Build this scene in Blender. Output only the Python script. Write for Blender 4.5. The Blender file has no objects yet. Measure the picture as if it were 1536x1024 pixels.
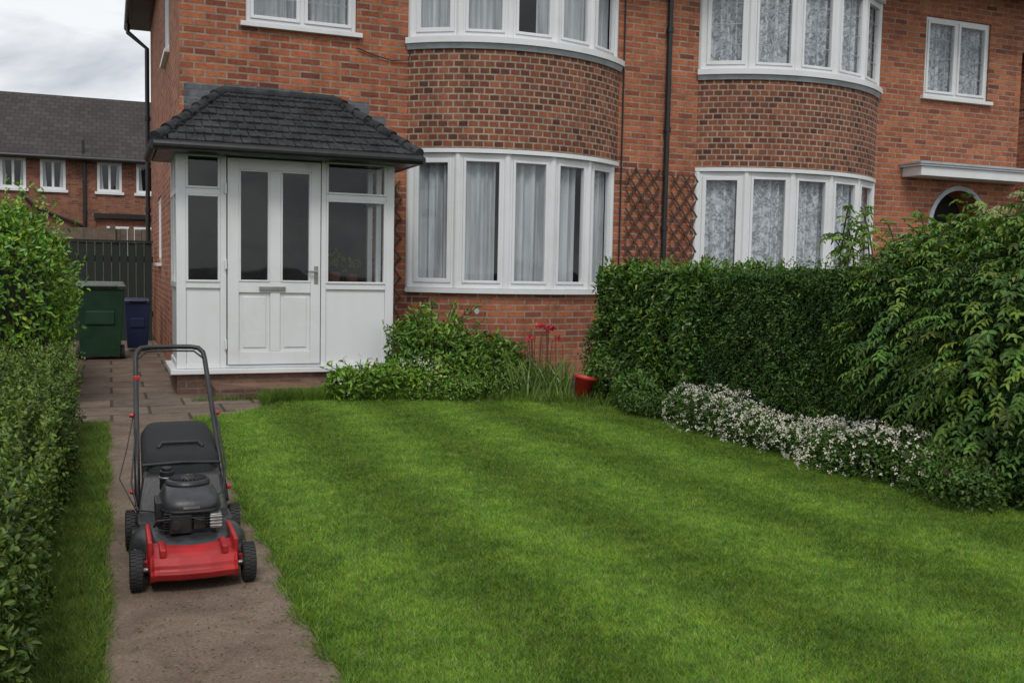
import bpy, math, random
import numpy as np
from mathutils import Vector, Matrix
random.seed(7); rng=np.random.default_rng(11)
sc=bpy.context.scene
sc.view_settings.view_transform='Standard'
try: sc.view_settings.look='None'
except Exception: pass
sc.view_settings.exposure=0
COL=sc.collection

# ------------------------------------------------------------ helpers
def E(name):
    o=bpy.data.objects.new(name,None); COL.objects.link(o); o.empty_display_size=.2; return o

class NT:
    def __init__(s,name):
        s.m=bpy.data.materials.new(name); s.m.use_nodes=True; s.t=s.m.node_tree
        s.b=s.t.nodes['Principled BSDF']; s.out=s.t.nodes['Material Output']
    def n(s,typ,**kw):
        x=s.t.nodes.new(typ)
        for k,v in kw.items(): setattr(x,k,v)
        return x
    def l(s,a,b): s.t.links.new(a,b)
    def val(s,sock,v):
        if hasattr(v,'is_output'): s.l(v,sock)
        else: sock.default_value=v
    def math(s,op,a,b=0.0,c=None):
        x=s.n('ShaderNodeMath',operation=op); s.val(x.inputs[0],a); s.val(x.inputs[1],b)
        if c is not None: s.val(x.inputs[2],c)
        return x.outputs[0]
    def mix(s,f,a,b,bt='MIX'):
        x=s.n('ShaderNodeMix',data_type='RGBA',blend_type=bt)
        s.val(x.inputs[0],f); 
        for sock,v in ((x.inputs[6],a),(x.inputs[7],b)):
            if hasattr(v,'is_output'): s.l(v,sock)
            else: sock.default_value=(*v,1)
        return x.outputs[2]
    def noise(s,vec,scale,detail=4,rough=.55,dist=0):
        x=s.n('ShaderNodeTexNoise'); x.inputs['Scale'].default_value=scale; x.inputs['Detail'].default_value=detail
        x.inputs['Roughness'].default_value=rough; x.inputs['Distortion'].default_value=dist
        if vec is not None: s.l(vec,x.inputs['Vector'])
        return x.outputs['Fac']
    def ramp(s,f,stops):
        x=s.n('ShaderNodeValToRGB'); s.l(f,x.inputs[0]); el=x.color_ramp.elements
        while len(el)<len(stops): el.new(.5)
        for e,(p,c) in zip(el,stops):
            e.position=p; e.color=(*c,1) if len(c)==3 else c
        return x.outputs[0]
    def pos(s): return s.n('ShaderNodeNewGeometry').outputs['Position']
    def bump(s,h,st=.3,d=.01,prev=None):
        x=s.n('ShaderNodeBump'); x.inputs['Strength'].default_value=st; x.inputs['Distance'].default_value=d
        s.l(h,x.inputs['Height'])
        if prev is not None: s.l(prev,x.inputs['Normal'])
        return x.outputs[0]
    def set(s,**kw):
        for k,v in kw.items():
            k={'col':'Base Color','rough':'Roughness','metal':'Metallic','spec':'Specular IOR Level','nrm':'Normal','coat':'Coat Weight'}[k]
            sock=s.b.inputs[k]
            if hasattr(v,'is_output'): s.l(v,sock)
            else: sock.default_value=(*v,1) if isinstance(v,tuple) else v
        return s.m

def simple(name,col,rough=.6,metal=0,var=.15,scale=8,bump=.1,spec=.5,bd=.005):
    t=NT(name); p=t.n('ShaderNodeTexCoord').outputs['Object']
    n=t.noise(p,scale,6,.6)
    lo=tuple(c*(1-var) for c in col); hi=tuple(min(1,c*(1+var)) for c in col)
    c=t.ramp(n,[(.3,lo),(.7,hi)])
    r=t.math('MULTIPLY_ADD',n,.25,rough-.12)
    kw=dict(col=c,rough=r,metal=float(metal),spec=float(spec))
    if bump>0: kw['nrm']=t.bump(t.noise(p,scale*6,4),bump,bd)
    return t.set(**kw)

def brick_mat(name,w,h,cols,mortar,dark=.5,grime=.35,msize=.011):
    t=NT(name)
    uv=t.n('ShaderNodeUVMap').outputs[0]
    sx=t.n('ShaderNodeSeparateXYZ'); t.l(uv,sx.inputs[0])
    P=t.pos()
    row=t.math('FLOOR',t.math('DIVIDE',sx.outputs[1],h))
    par=t.math('MODULO',row,2.0)
    uu=t.math('ADD',t.math('DIVIDE',sx.outputs[0],w),t.math('MULTIPLY',t.math('SUBTRACT',1.0,par),.5))
    cx=t.n('ShaderNodeCombineXYZ'); t.l(t.math('FLOOR',uu),cx.inputs[0]); t.l(row,cx.inputs[1])
    wn=t.n('ShaderNodeTexWhiteNoise',noise_dimensions='2D'); t.l(cx.outputs[0],wn.inputs[0])
    wv=wn.outputs['Value']
    bc=t.ramp(wv,[(i/(len(cols)-1),c) for i,c in enumerate(cols)])
    m1=t.noise(P,28,6,.7)
    bc=t.mix(.6,bc,t.ramp(m1,[(.3,(.38,.34,.32)),(.52,(.97,.95,.95)),(.75,(1.4,1.26,1.12))]),'MULTIPLY')
    br=t.n('ShaderNodeTexBrick'); 
    wob=t.n('ShaderNodeTexNoise'); wob.inputs['Scale'].default_value=14; t.l(P,wob.inputs['Vector'])
    vm=t.n('ShaderNodeVectorMath',operation='MULTIPLY_ADD'); t.l(wob.outputs['Color'],vm.inputs[0]); vm.inputs[1].default_value=(.009,.009,0)
    t.l(uv,vm.inputs[2]); 
    t.l(vm.outputs[0],br.inputs['Vector'])
    br.inputs['Scale'].default_value=1; br.inputs['Brick Width'].default_value=w; br.inputs['Row Height'].default_value=h
    br.inputs['Mortar Size'].default_value=msize; br.inputs['Mortar Smooth'].default_value=.2
    fac=br.outputs['Fac']
    mort=t.ramp(t.noise(P,9,5),[(.3,tuple(c*.55 for c in mortar)),(.7,mortar)])
    c=t.mix(fac,bc,mort)
    big=t.noise(P,1.1,6,.65)
    c=t.mix(grime,c,t.ramp(big,[(.35,(dark,dark*.97,dark*.95)),(.6,(1.1,1.08,1.05))]),'MULTIPLY')
    mp=t.n('ShaderNodeMapping'); mp.inputs['Scale'].default_value=(5,5,.35); t.l(P,mp.inputs[0])
    c=t.mix(.4,c,t.ramp(t.noise(mp.outputs[0],1.0,5,.6),[(.36,(.6,.6,.6)),(.52,(1,1,1))]),'MULTIPLY')
    h1=t.math('SUBTRACT',1.0,fac); 
    nb=t.bump(h1,.8,.008); nb=t.bump(m1,.35,.004,nb)
    return t.set(col=c,rough=.88,nrm=nb,spec=.25)

class MB:
    def __init__(s): s.v=[];s.f=[];s.uv=[];s.mi=[];s.cur=0
    def add(s,vs,fs,M=None,uvs=None):
        o=len(s.v); 
        vs=[Vector(p) for p in vs]
        if M is not None: vs=[M@p for p in vs]
        s.v+= [tuple(p) for p in vs]
        for f in fs:
            s.f.append(tuple(o+i for i in f)); s.mi.append(s.cur)
            for i in f:
                s.uv.append(uvs[i] if uvs else (vs[i].x+vs[i].y+50,vs[i].z+30))
    def box(s,x0,x1,y0,y1,z0,z1,M=None):
        vs=[(x,y,z) for x in(x0,x1) for y in(y0,y1) for z in(z0,z1)]
        s.add(vs,[(0,1,3,2),(4,6,7,5),(0,4,5,1),(2,3,7,6),(0,2,6,4),(1,5,7,3)],M)
    def quad(s,a,b,c,d,M=None,uvs=None): s.add([a,b,c,d],[(0,1,2,3)],M,uvs)
    def hexa(s,p): s.add(p,[(0,1,2,3),(7,6,5,4),(0,4,5,1),(1,5,6,2),(2,6,7,3),(3,7,4,0)])
    def cyl(s,p0,p1,r,seg=12,r2=None,caps=True):
        p0=Vector(p0);p1=Vector(p1); r2=r if r2 is None else r2
        d=(p1-p0).normalized(); a=d.orthogonal().normalized(); b=d.cross(a)
        vs=[];
        for i in range(seg):
            t=2*math.pi*i/seg; q=a*math.cos(t)+b*math.sin(t)
            vs+= [p0+q*r,p1+q*r2]
        fs=[(2*i,2*((i+1)%seg),2*((i+1)%seg)+1,2*i+1) for i in range(seg)]
        if caps: fs+= [tuple(2*i for i in range(seg))[::-1],tuple(2*i+1 for i in range(seg))]
        s.add(vs,fs)
    def tube(s,pts,r,seg=10):
        pts=[Vector(p) for p in pts]; n=len(pts); vs=[]
        ref=None
        for k,p in enumerate(pts):
            d=(pts[min(k+1,n-1)]-pts[max(k-1,0)]).normalized()
            if ref is None: ref=d.orthogonal().normalized()
            ref=(ref-d*ref.dot(d)).normalized(); b=d.cross(ref)
            for i in range(seg):
                t=2*math.pi*i/seg; vs.append(p+(ref*math.cos(t)+b*math.sin(t))*r)
        fs=[]
        for k in range(n-1):
            for i in range(seg):
                j=(i+1)%seg; fs.append((k*seg+i,k*seg+j,(k+1)*seg+j,(k+1)*seg+i))
        fs+=[tuple(range(seg))[::-1],tuple((n-1)*seg+i for i in range(seg))]
        s.add(vs,fs)
    def loft(s,rings,seg=36,ex=3.5):
        vs=[]
        for (cx,cy,z,hx,hy) in rings:
            zz=z if callable(z) else (lambda y,z=z:z)
            for i in range(seg):
                t=2*math.pi*i/seg; c,q=math.cos(t),math.sin(t)
                x=cx+hx*math.copysign(abs(c)**(2/ex),c); y=cy+hy*math.copysign(abs(q)**(2/ex),q)
                vs.append((x,y,zz(y)))
        n=len(rings)
        fs=[(k*seg+i,k*seg+(i+1)%seg,(k+1)*seg+(i+1)%seg,(k+1)*seg+i) for k in range(n-1) for i in range(seg)]
        fs+=[tuple(range(seg))[::-1],tuple((n-1)*seg+i for i in range(seg))]
        s.add(vs,fs)
    def lathe(s,prof,M,seg=32):
        vs=[];n=len(prof)
        for i in range(seg):
            t=2*math.pi*i/seg
            for r,z in prof: vs.append((r*math.cos(t),r*math.sin(t),z))
        fs=[]
        for i in range(seg):
            j=(i+1)%seg
            for k in range(n-1): fs.append((i*n+k,j*n+k,j*n+k+1,i*n+k+1))
        s.add(vs,fs,M)
    def obj(s,name,mats,parent=None,smooth=False,bevel=0,seg=2,sub=0):
        me=bpy.data.meshes.new(name); me.from_pydata(s.v,[],s.f)
        ul=me.uv_layers.new(name='UVMap'); ul.data.foreach_set('uv',np.array(s.uv,dtype=np.float32).ravel())
        if not isinstance(mats,(list,tuple)): mats=[mats]
        for m in mats: me.materials.append(m)
        me.polygons.foreach_set('material_index',s.mi)
        if smooth: me.polygons.foreach_set('use_smooth',[True]*len(s.f))
        me.update()
        o=bpy.data.objects.new(name,me); COL.objects.link(o)
        if parent: o.parent=parent
        if bevel>0:
            b=o.modifiers.new('bv','BEVEL'); b.width=bevel; b.segments=seg; b.limit_method='ANGLE'; b.angle_limit=math.radians(35)
        if sub>0:
            b=o.modifiers.new('ss','SUBSURF'); b.levels=sub; b.render_levels=sub
        return o

def mesh_np(name,V,F,col,mat,parent=None,smooth=False):
    me=bpy.data.meshes.new(name); n=len(V); m,k=F.shape
    me.vertices.add(n); me.vertices.foreach_set('co',V.astype(np.float32).ravel())
    me.loops.add(m*k); me.loops.foreach_set('vertex_index',F.astype(np.int32).ravel())
    me.polygons.add(m); me.polygons.foreach_set('loop_start',np.arange(0,m*k,k,dtype=np.int32))
    try: me.polygons.foreach_set('loop_total',np.full(m,k,dtype=np.int32))
    except Exception: pass
    if smooth: me.polygons.foreach_set('use_smooth',np.ones(m,dtype=bool))
    me.update(calc_edges=True)
    ca=me.color_attributes.new('Col','FLOAT_COLOR','POINT')
    c4=np.ones((n,4),dtype=np.float32); c4[:,:3]=col; ca.data.foreach_set('color',c4.ravel())
    me.materials.append(mat)
    o=bpy.data.objects.new(name,me); COL.objects.link(o)
    if parent: o.parent=parent
    return o
def nrm(a): return a/np.maximum(np.linalg.norm(a,axis=1,keepdims=True),1e-6)
def lump(P,s=1.0,ph=0.0):
    x,y,z=P[:,0]*s+ph,P[:,1]*s+ph*1.7,P[:,2]*s
    return (np.sin(3.1*x+1.3*y+.5)*np.sin(2.3*y-1.7*z+1.1)+.6*np.sin(6.7*y+4.1*z+x)*np.sin(5.9*x+3.3*z)+.35*np.sin(13*y+2*x)*np.sin(11*z+7*x+1))/1.5
def leafcol(n,base,var=.25,yel=.25):
    b=np.array(base)[None,:]; k=1+var*rng.normal(size=(n,1)); k=np.clip(k,.35,2)
    y=np.clip(rng.random((n,1))**3*yel*3,0,1)
    return np.clip(b*k*(1-y)+np.array([[base[1]*.95,base[1]*1.25,base[2]*1.0]])*k*y,0.002,1)
def leaves(name,P,N,L,W,col,mat,parent=None,droop=.2,fold=.25,D=None,U=None,spread=.9):
    n=len(P); L=np.asarray(L)*np.ones(n)*(.7+.6*rng.random(n)); W=np.asarray(W)*np.ones(n)*(.75+.5*rng.random(n))
    R=rng.normal(size=(n,3))
    if D is None: D=nrm(nrm(R)*spread+N*.55+np.array([[0,0,-droop]]))
    U0=N+rng.normal(size=(n,3))*.35 if U is None else U
    S=nrm(np.cross(D,U0)); Up=np.cross(S,D)
    L=L[:,None];W=W[:,None]
    v=np.stack([P,P+D*L*.28+S*W*.46+Up*fold*W,P+D*L*.68+S*W*.38+Up*fold*W*.7,P+D*L-Up*L*.12,
                P+D*L*.68-S*W*.38+Up*fold*W*.7,P+D*L*.28-S*W*.46+Up*fold*W],axis=1).reshape(-1,3)
    b=np.arange(n)[:,None]*6
    F=np.concatenate([b+np.array([[0,1,2,3]]),b+np.array([[3,4,5,0]])])
    return mesh_np(name,v,F,np.repeat(col,6,axis=0),mat,parent)
def blades(name,P,h,w,lean,col,mat,parent=None,z=0.0):
    n=len(P); a=rng.random(n)*np.pi*2
    s=np.stack([np.cos(a),np.sin(a),np.zeros(n)],1)*(w/2)[:,None]
    base=np.stack([P[:,0],P[:,1],np.full(n,z)],1)
    tip=base+np.stack([lean[:,0]*h,lean[:,1]*h,h],1)
    v=np.stack([base-s,base+s,tip],1).reshape(-1,3)
    F=np.arange(3*n).reshape(-1,3)
    return mesh_np(name,v,F,np.repeat(col,3,axis=0),mat,parent)
def strips(name,P,h,w,lean,col,mat,parent=None):
    n=len(P); a=rng.random(n)*np.pi*2; s=np.stack([np.cos(a),np.sin(a),0*a],1)
    vs=[]
    for k,t in enumerate((0,.35,.7,1.0)):
        c=np.stack([P[:,0]+lean[:,0]*h*t*t,P[:,1]+lean[:,1]*h*t*t,P[:,2]+h*(t-.28*t*t*np.hypot(lean[:,0],lean[:,1]))],1)
        ww=w*(1,.9,.6,.05)[k]
        vs+= [c-s*ww[:,None]/2,c+s*ww[:,None]/2]
    v=np.stack(vs,1).reshape(-1,3); b=np.arange(n)[:,None]*8
    F=np.concatenate([b+np.array([[2*k,2*k+1,2*k+3,2*k+2]]) for k in range(3)])
    return mesh_np(name,v,F,np.repeat(col,8,axis=0),mat,parent)
def box_scatter(n,x0,x1,y0,y1,z1,faces,z0=.02):
    fl={'xm':((y1-y0)*(z1-z0)),'xp':((y1-y0)*(z1-z0)),'ym':((x1-x0)*(z1-z0)),'yp':((x1-x0)*(z1-z0)),'top':((x1-x0)*(y1-y0))}
    tot=sum(fl[f] for f in faces); Ps=[];Ns=[]
    for f in faces:
        k=int(n*fl[f]/tot); u=rng.random(k);v=rng.random(k)
        if f[0]=='x': P=np.stack([np.full(k,x0 if f=='xm' else x1),y0+u*(y1-y0),z0+v*(z1-z0)],1); N=(-1 if f=='xm' else 1,0,0)
        elif f[0]=='y': P=np.stack([x0+u*(x1-x0),np.full(k,y0 if f=='ym' else y1),z0+v*(z1-z0)],1); N=(0,-1 if f=='ym' else 1,0)
        else: P=np.stack([x0+u*(x1-x0),y0+v*(y1-y0),np.full(k,z1)],1); N=(0,0,1)
        Ps.append(P);Ns.append(np.tile(np.array(N,float),(k,1)))
    return np.concatenate(Ps),np.concatenate(Ns)
def blob_scatter(n,blobs,inner=.75):
    w=np.array([b[3]*b[4] for b in blobs]); w=w/w.sum(); idx=rng.choice(len(blobs),n,p=w)
    B=np.array(blobs)[idx]; d=nrm(rng.normal(size=(n,3))); d[:,2]=np.where(d[:,2]<-.5,-d[:,2],d[:,2])
    r=inner+(1-inner)*rng.random(n)**.6
    R=B[:,3:6]; P=B[:,:3]+d*R*r[:,None]
    lm=lump(P,2.2); P=P+d*(lm*.14*R.mean(1))[:,None]
    N=nrm(d/R); keep=P[:,2]>.01
    return P[keep],N[keep]

def leaf_mat(name,rough=.45,trans=.25,spec=.4):
    t=NT(name); a=t.n('ShaderNodeVertexColor'); a.layer_name='Col'
    P=t.pos(); nz=t.noise(P,2.3,4)
    c=t.mix(.6,a.outputs[0],t.ramp(nz,[(.35,(.55,.6,.6)),(.65,(1.35,1.3,1.2))]),'MULTIPLY')
    t.set(col=c,rough=rough,spec=spec)
    tr=t.n('ShaderNodeBsdfTranslucent'); t.l(t.mix(.5,c,(.6,.9,.15),'MULTIPLY'),tr.inputs[0])
    tr2=t.n('ShaderNodeMixShader'); tr2.inputs[0].default_value=trans
    t.l(t.b.outputs[0],tr2.inputs[1]); t.l(tr.outputs[0],tr2.inputs[2]); t.l(tr2.outputs[0],t.out.inputs[0])
    return t.m

# ------------------------------------------------------------ materials
BR_MAIN=brick_mat('brick_red',.225,.075,[(.17,.06,.04),(.40,.125,.062),(.48,.16,.078),(.31,.095,.052),(.50,.185,.092),(.43,.14,.068),(.25,.085,.055),(.50,.17,.08)],(.42,.31,.24),.58,.38,.011)
BR_BOW=brick_mat('brick_header',.118,.075,[(.095,.04,.03),(.21,.072,.041),(.28,.094,.048),(.15,.056,.036),(.35,.125,.066),(.12,.05,.036)],(.42,.34,.27),.6,.35,.0105)
BR_GREY=brick_mat('brick_painted_grey',.225,.075,[(.10,.12,.14),(.15,.17,.19),(.12,.14,.16),(.18,.2,.21)],(.22,.22,.22),.6,.4)
BR_OLD=brick_mat('brick_terrace',.225,.075,[(.16,.065,.045),(.27,.095,.055),(.32,.12,.07),(.35,.14,.08)],(.26,.2,.16),.6,.4)
BR_STEP=brick_mat('brick_step',.225,.075,[(.15,.085,.065),(.21,.11,.075),(.25,.15,.11)],(.20,.17,.14),.5,.6)
def upvc():
    t=NT('upvc_white'); P=t.pos(); n=t.noise(P,1.3,6,.7); n2=t.noise(P,40,4)
    mp=t.n('ShaderNodeMapping'); mp.inputs['Scale'].default_value=(5,5,.7); t.l(P,mp.inputs[0])
    c=t.ramp(n,[(.25,(.66,.67,.66)),(.5,(.745,.76,.77)),(.8,(.79,.805,.82))])
    c=t.mix(.10,c,t.ramp(t.noise(mp.outputs[0],1.0,4,.5),[(.36,(.6,.6,.57)),(.6,(1,1,1))]),'MULTIPLY')
    return t.set(col=c,rough=t.math('MULTIPLY_ADD',n2,.2,.25),spec=.45)
WHITE=upvc()
LEAD=simple('lead_grey',(.38,.42,.45),.6,.0,.22,5,.2)
LBAR=simple('lead_came',(.32,.34,.36),.5,.2,.2,5,.1)
BLACKP=simple('black_plastic_pipe',(.014,.014,.015),.35,0,.3,10,.05)
ROOFT=simple('concrete_tile_dark',(.034,.036,.039),.8,0,.6,5,.5,.3,.01)
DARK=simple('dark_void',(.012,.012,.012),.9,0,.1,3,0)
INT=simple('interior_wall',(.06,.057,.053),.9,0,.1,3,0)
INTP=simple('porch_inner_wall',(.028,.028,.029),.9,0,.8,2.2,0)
def glass(tint=(.92,.94,.95)):
    t=NT('window_glass'); t.t.nodes.remove(t.b)
    lw=t.n('ShaderNodeLayerWeight'); lw.inputs['Blend'].default_value=.5
    nb=t.bump(t.noise(t.pos(),1.3,2),.06,.05)
    g=t.n('ShaderNodeBsdfGlossy'); g.inputs['Roughness'].default_value=.02; t.l(nb,g.inputs['Normal'])
    tr=t.n('ShaderNodeBsdfTransparent'); tr.inputs[0].default_value=(*tint,1)
    f=t.math('MULTIPLY_ADD',t.math('POWER',lw.outputs['Facing'],4.0),.8,.055)
    mx=t.n('ShaderNodeMixShader'); t.l(f,mx.inputs[0]); t.l(tr.outputs[0],mx.inputs[1]); t.l(g.outputs[0],mx.inputs[2])
    t.l(mx.outputs[0],t.out.inputs[0]); return t.m
GLASS=glass()
def curtain(name,a,b,lace):
    t=NT(name); P=t.pos(); 
    mp=t.n('ShaderNodeMapping'); mp.inputs['Scale'].default_value=(9,9,.6); t.l(P,mp.inputs[0])
    n=t.noise(mp.outputs[0],1.2,5,.6)
    c=t.ramp(n,[(.3,a),(.7,b)])
    if lace:
        v=t.noise(P,13,5,.7,1.5)
        c=t.mix(.85,c,t.ramp(v,[(.42,(.30,.32,.34)),(.5,(.75,.77,.8)),(.58,(1.12,1.12,1.12))]),'MULTIPLY')
    return t.set(col=c,rough=.95,spec=.1)
CURT=curtain('net_curtain',(.30,.31,.33),(.64,.66,.68),False)
CURT2=curtain('lace_curtain',(.5,.52,.54),(.74,.76,.78),True)
def conc(name,a,b,slab=False):
    t=NT(name); P=t.pos(); n=t.noise(P,1.4,8,.7); n2=t.noise(P,90,4,.7); n3=t.noise(P,5,7,.75)
    c=t.ramp(n,[(.3,a),(.7,b)])
    c=t.mix(.7,c,t.ramp(n2,[(.3,(.45,.45,.45)),(.6,(1.15,1.12,1.1)),(.75,(1.9,1.8,1.7))]),'MULTIPLY')
    c=t.mix(.6,c,t.ramp(t.noise(P,3.2,7,.75,.6),[(.4,(.58,.56,.54)),(.6,(1.15,1.13,1.1))]),'MULTIPLY')
    c=t.mix(t.ramp(n3,[(.56,(0,0,0)),(.68,(.6,.6,.6))]),c,(.06,.08,.025))
    nb=t.bump(n2,.5,.006); nb=t.bump(n3,.3,.02,nb)
    if slab:
        br=t.n('ShaderNodeTexBrick'); t.l(P,br.inputs['Vector']); br.inputs['Scale'].default_value=1
        br.inputs['Brick Width'].default_value=.62; br.inputs['Row Height'].default_value=.5; br.inputs['Mortar Size'].default_value=.014
        br.inputs['Color1'].default_value=(.75,.75,.75,1); br.inputs['Color2'].default_value=(1.2,1.15,1.1,1); br.inputs['Mortar'].default_value=(.25,.28,.2,1)
        c=t.mix(.85,c,br.outputs['Color'],'MULTIPLY')
        nb=t.bump(t.math('SUBTRACT',1.0,br.outputs['Fac']),.6,.01,nb)
    return t.set(col=c,rough=.9,nrm=nb,spec=.25)
PATHM=conc('old_concrete',(.145,.105,.078),(.245,.19,.15))
SLAB=conc('paving_slab',(.15,.115,.092),(.25,.20,.165),True)
def soil():
    t=NT('soil'); P=t.pos(); n=t.noise(P,14,8,.7)
    return t.set(col=t.ramp(n,[(.3,(.02,.014,.009)),(.7,(.07,.05,.034))]),rough=.95,nrm=t.bump(n,.8,.03))
SOIL=soil()
def turf(name,a,b):
    t=NT(name); P=t.pos(); n=t.noise(P,60,6,.7); n2=t.noise(P,2,4)
    c=t.mix(.5,t.ramp(n,[(.3,a),(.7,b)]),t.ramp(n2,[(.3,(.7,.7,.7)),(.7,(1.2,1.2,1.2))]),'MULTIPLY')
    return t.set(col=c,rough=.95,nrm=t.bump(n,.8,.02))
TURF=turf('turf_base',(.035,.07,.014),(.10,.16,.035))
GROUND=turf('ground_mat',(.03,.035,.015),(.09,.09,.05))
def grassm():
    t=NT('grass_blades'); a=t.n('ShaderNodeVertexColor'); a.layer_name='Col'; P=t.pos()
    sx=t.n('ShaderNodeSeparateXYZ'); t.l(P,sx.inputs[0])
    wob=t.noise(P,.9,4)
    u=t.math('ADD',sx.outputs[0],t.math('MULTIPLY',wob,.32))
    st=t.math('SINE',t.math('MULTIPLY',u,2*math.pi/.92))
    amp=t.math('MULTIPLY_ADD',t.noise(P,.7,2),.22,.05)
    st=t.math('ADD',t.math('MULTIPLY',st,amp),1.0)  # mowing stripes: light and dark of leaning blades painted into the colour
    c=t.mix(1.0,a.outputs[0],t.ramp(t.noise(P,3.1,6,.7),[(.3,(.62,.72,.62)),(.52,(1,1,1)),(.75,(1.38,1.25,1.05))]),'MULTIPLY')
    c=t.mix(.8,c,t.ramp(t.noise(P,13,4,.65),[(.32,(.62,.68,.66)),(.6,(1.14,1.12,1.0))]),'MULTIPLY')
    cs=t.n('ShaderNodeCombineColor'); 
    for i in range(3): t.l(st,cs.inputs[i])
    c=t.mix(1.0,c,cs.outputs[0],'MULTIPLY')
    t.set(col=c,rough=.5,spec=.35)
    tr=t.n('ShaderNodeBsdfTranslucent'); t.l(c,tr.inputs[0]); mx=t.n('ShaderNodeMixShader'); mx.inputs[0].default_value=.3
    t.l(t.b.outputs[0],mx.inputs[1]); t.l(tr.outputs[0],mx.inputs[2]); t.l(mx.outputs[0],t.out.inputs[0]); return t.m
GRASS=grassm()
LEAF=leaf_mat('leaf_matte'); LEAFG=leaf_mat('leaf_glossy',.32,.2,.5)
CORE=simple('hedge_dark_core',(.010,.016,.006),.95,0,.4,9,.5)  # near-black filler for the solid cores added behind the leaves
RED=simple('mower_red_paint',(.40,.018,.020),.40,0,.3,7,.08)
MBLK=simple('mower_black_plastic',(.018,.018,.020),.42,0,.4,12,.15)
MGRY=simple('mower_grey_plastic',(.030,.031,.034),.38,0,.45,12,.15)
RUB=simple('rubber',(.020,.020,.021),.75,0,.3,20,.2)
STEEL=simple('steel',(.38,.38,.37),.4,.9,.3,22,.2)
BAG=simple('bag_fabric',(.016,.017,.018),.9,0,.3,60,.4)
GRN=simple('bin_green_plastic',(.010,.045,.020),.45,0,.3,6,.1)
BLU=simple('bin_blue_plastic',(.008,.018,.06),.45,0,.2,6,.1)
LID=simple('bin_lid_grey',(.10,.125,.115),.5,0,.2,6,.1)
GFENCE=simple('fence_paint_dark_green',(.012,.022,.017),.7,0,.3,5,.3)
WOOD=simple('weathered_wood',(.16,.125,.095),.85,0,.3,8,.4)
TREL=simple('trellis_wood',(.085,.045,.032),.85,0,.3,8,.3)
POT=simple('red_pot',(.55,.045,.03),.5,0,.2,8,.1)
GOLD=simple('letterbox_steel',(.35,.34,.32),.35,.8,.2,12,.05)
TWIG=simple('twig_bark',(.07,.055,.035),.9,0,.3,20,.4)

# ------------------------------------------------------------ ground
def sheet(name,pts,z,mat,th=0):
    m=MB(); m.add([(x,y,z) for x,y in pts],[tuple(range(len(pts)))]); return m.obj(name,mat)
sheet('ground',[(-400,-300),(400,-300),(400,700),(-400,700)],-.02,GROUND)
lawnfar=[(.66,8.62),(1.0,8.8),(1.44,9.42),(2.0,9.45),(2.57,9.25),(3.4,9.0),(4.2,8.6),(4.75,8.1)]
sheet('lawn',[(.655,-3),(4.9,-3),(4.9,8.0)]+lawnfar[::-1],0.0,TURF)
sheet('verge',[(-1.6,-3),(-.025,-3),(-.02,8.5),(-1.6,8.5)],-.002,TURF)
sheet('flower_bed_soil',[(1.3,9.1),(3,8.6),(4.3,7.9),(4.5,-3),(6.6,-3),(6.6,11.28),(2.8,11.28),(1.95,10.2)],-.006,SOIL)
m=MB()
N=60; L=[];R=[]
for i in range(N+1):
    y=-3+(8.6+3)*i/N
    L.append((-.02+.012*math.sin(y*5.1)+.008*math.sin(y*13),y)); R.append((.65+.015*math.sin(y*4.3+1)+.008*math.sin(y*11),y))
vs=[(x,y,.012) for x,y in L]+[(x,y,.012) for x,y in R]
m.add(vs,[(i,N+1+i,N+2+i,i+1) for i in range(N)])
m.obj('garden_path',PATHM)
m=MB(); 
m.add([(x,y,.010) for x,y in [(-1.2,8.58),(.66,8.60),(1.0,8.78),(1.48,9.42),(2.02,9.44),(2.05,10.4),(.72,10.5),(.68,19.5),(-2.4,19.5),(-1.9,9.2)]],[tuple(range(10))])
m.obj('paved_yard',SLAB)

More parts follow.
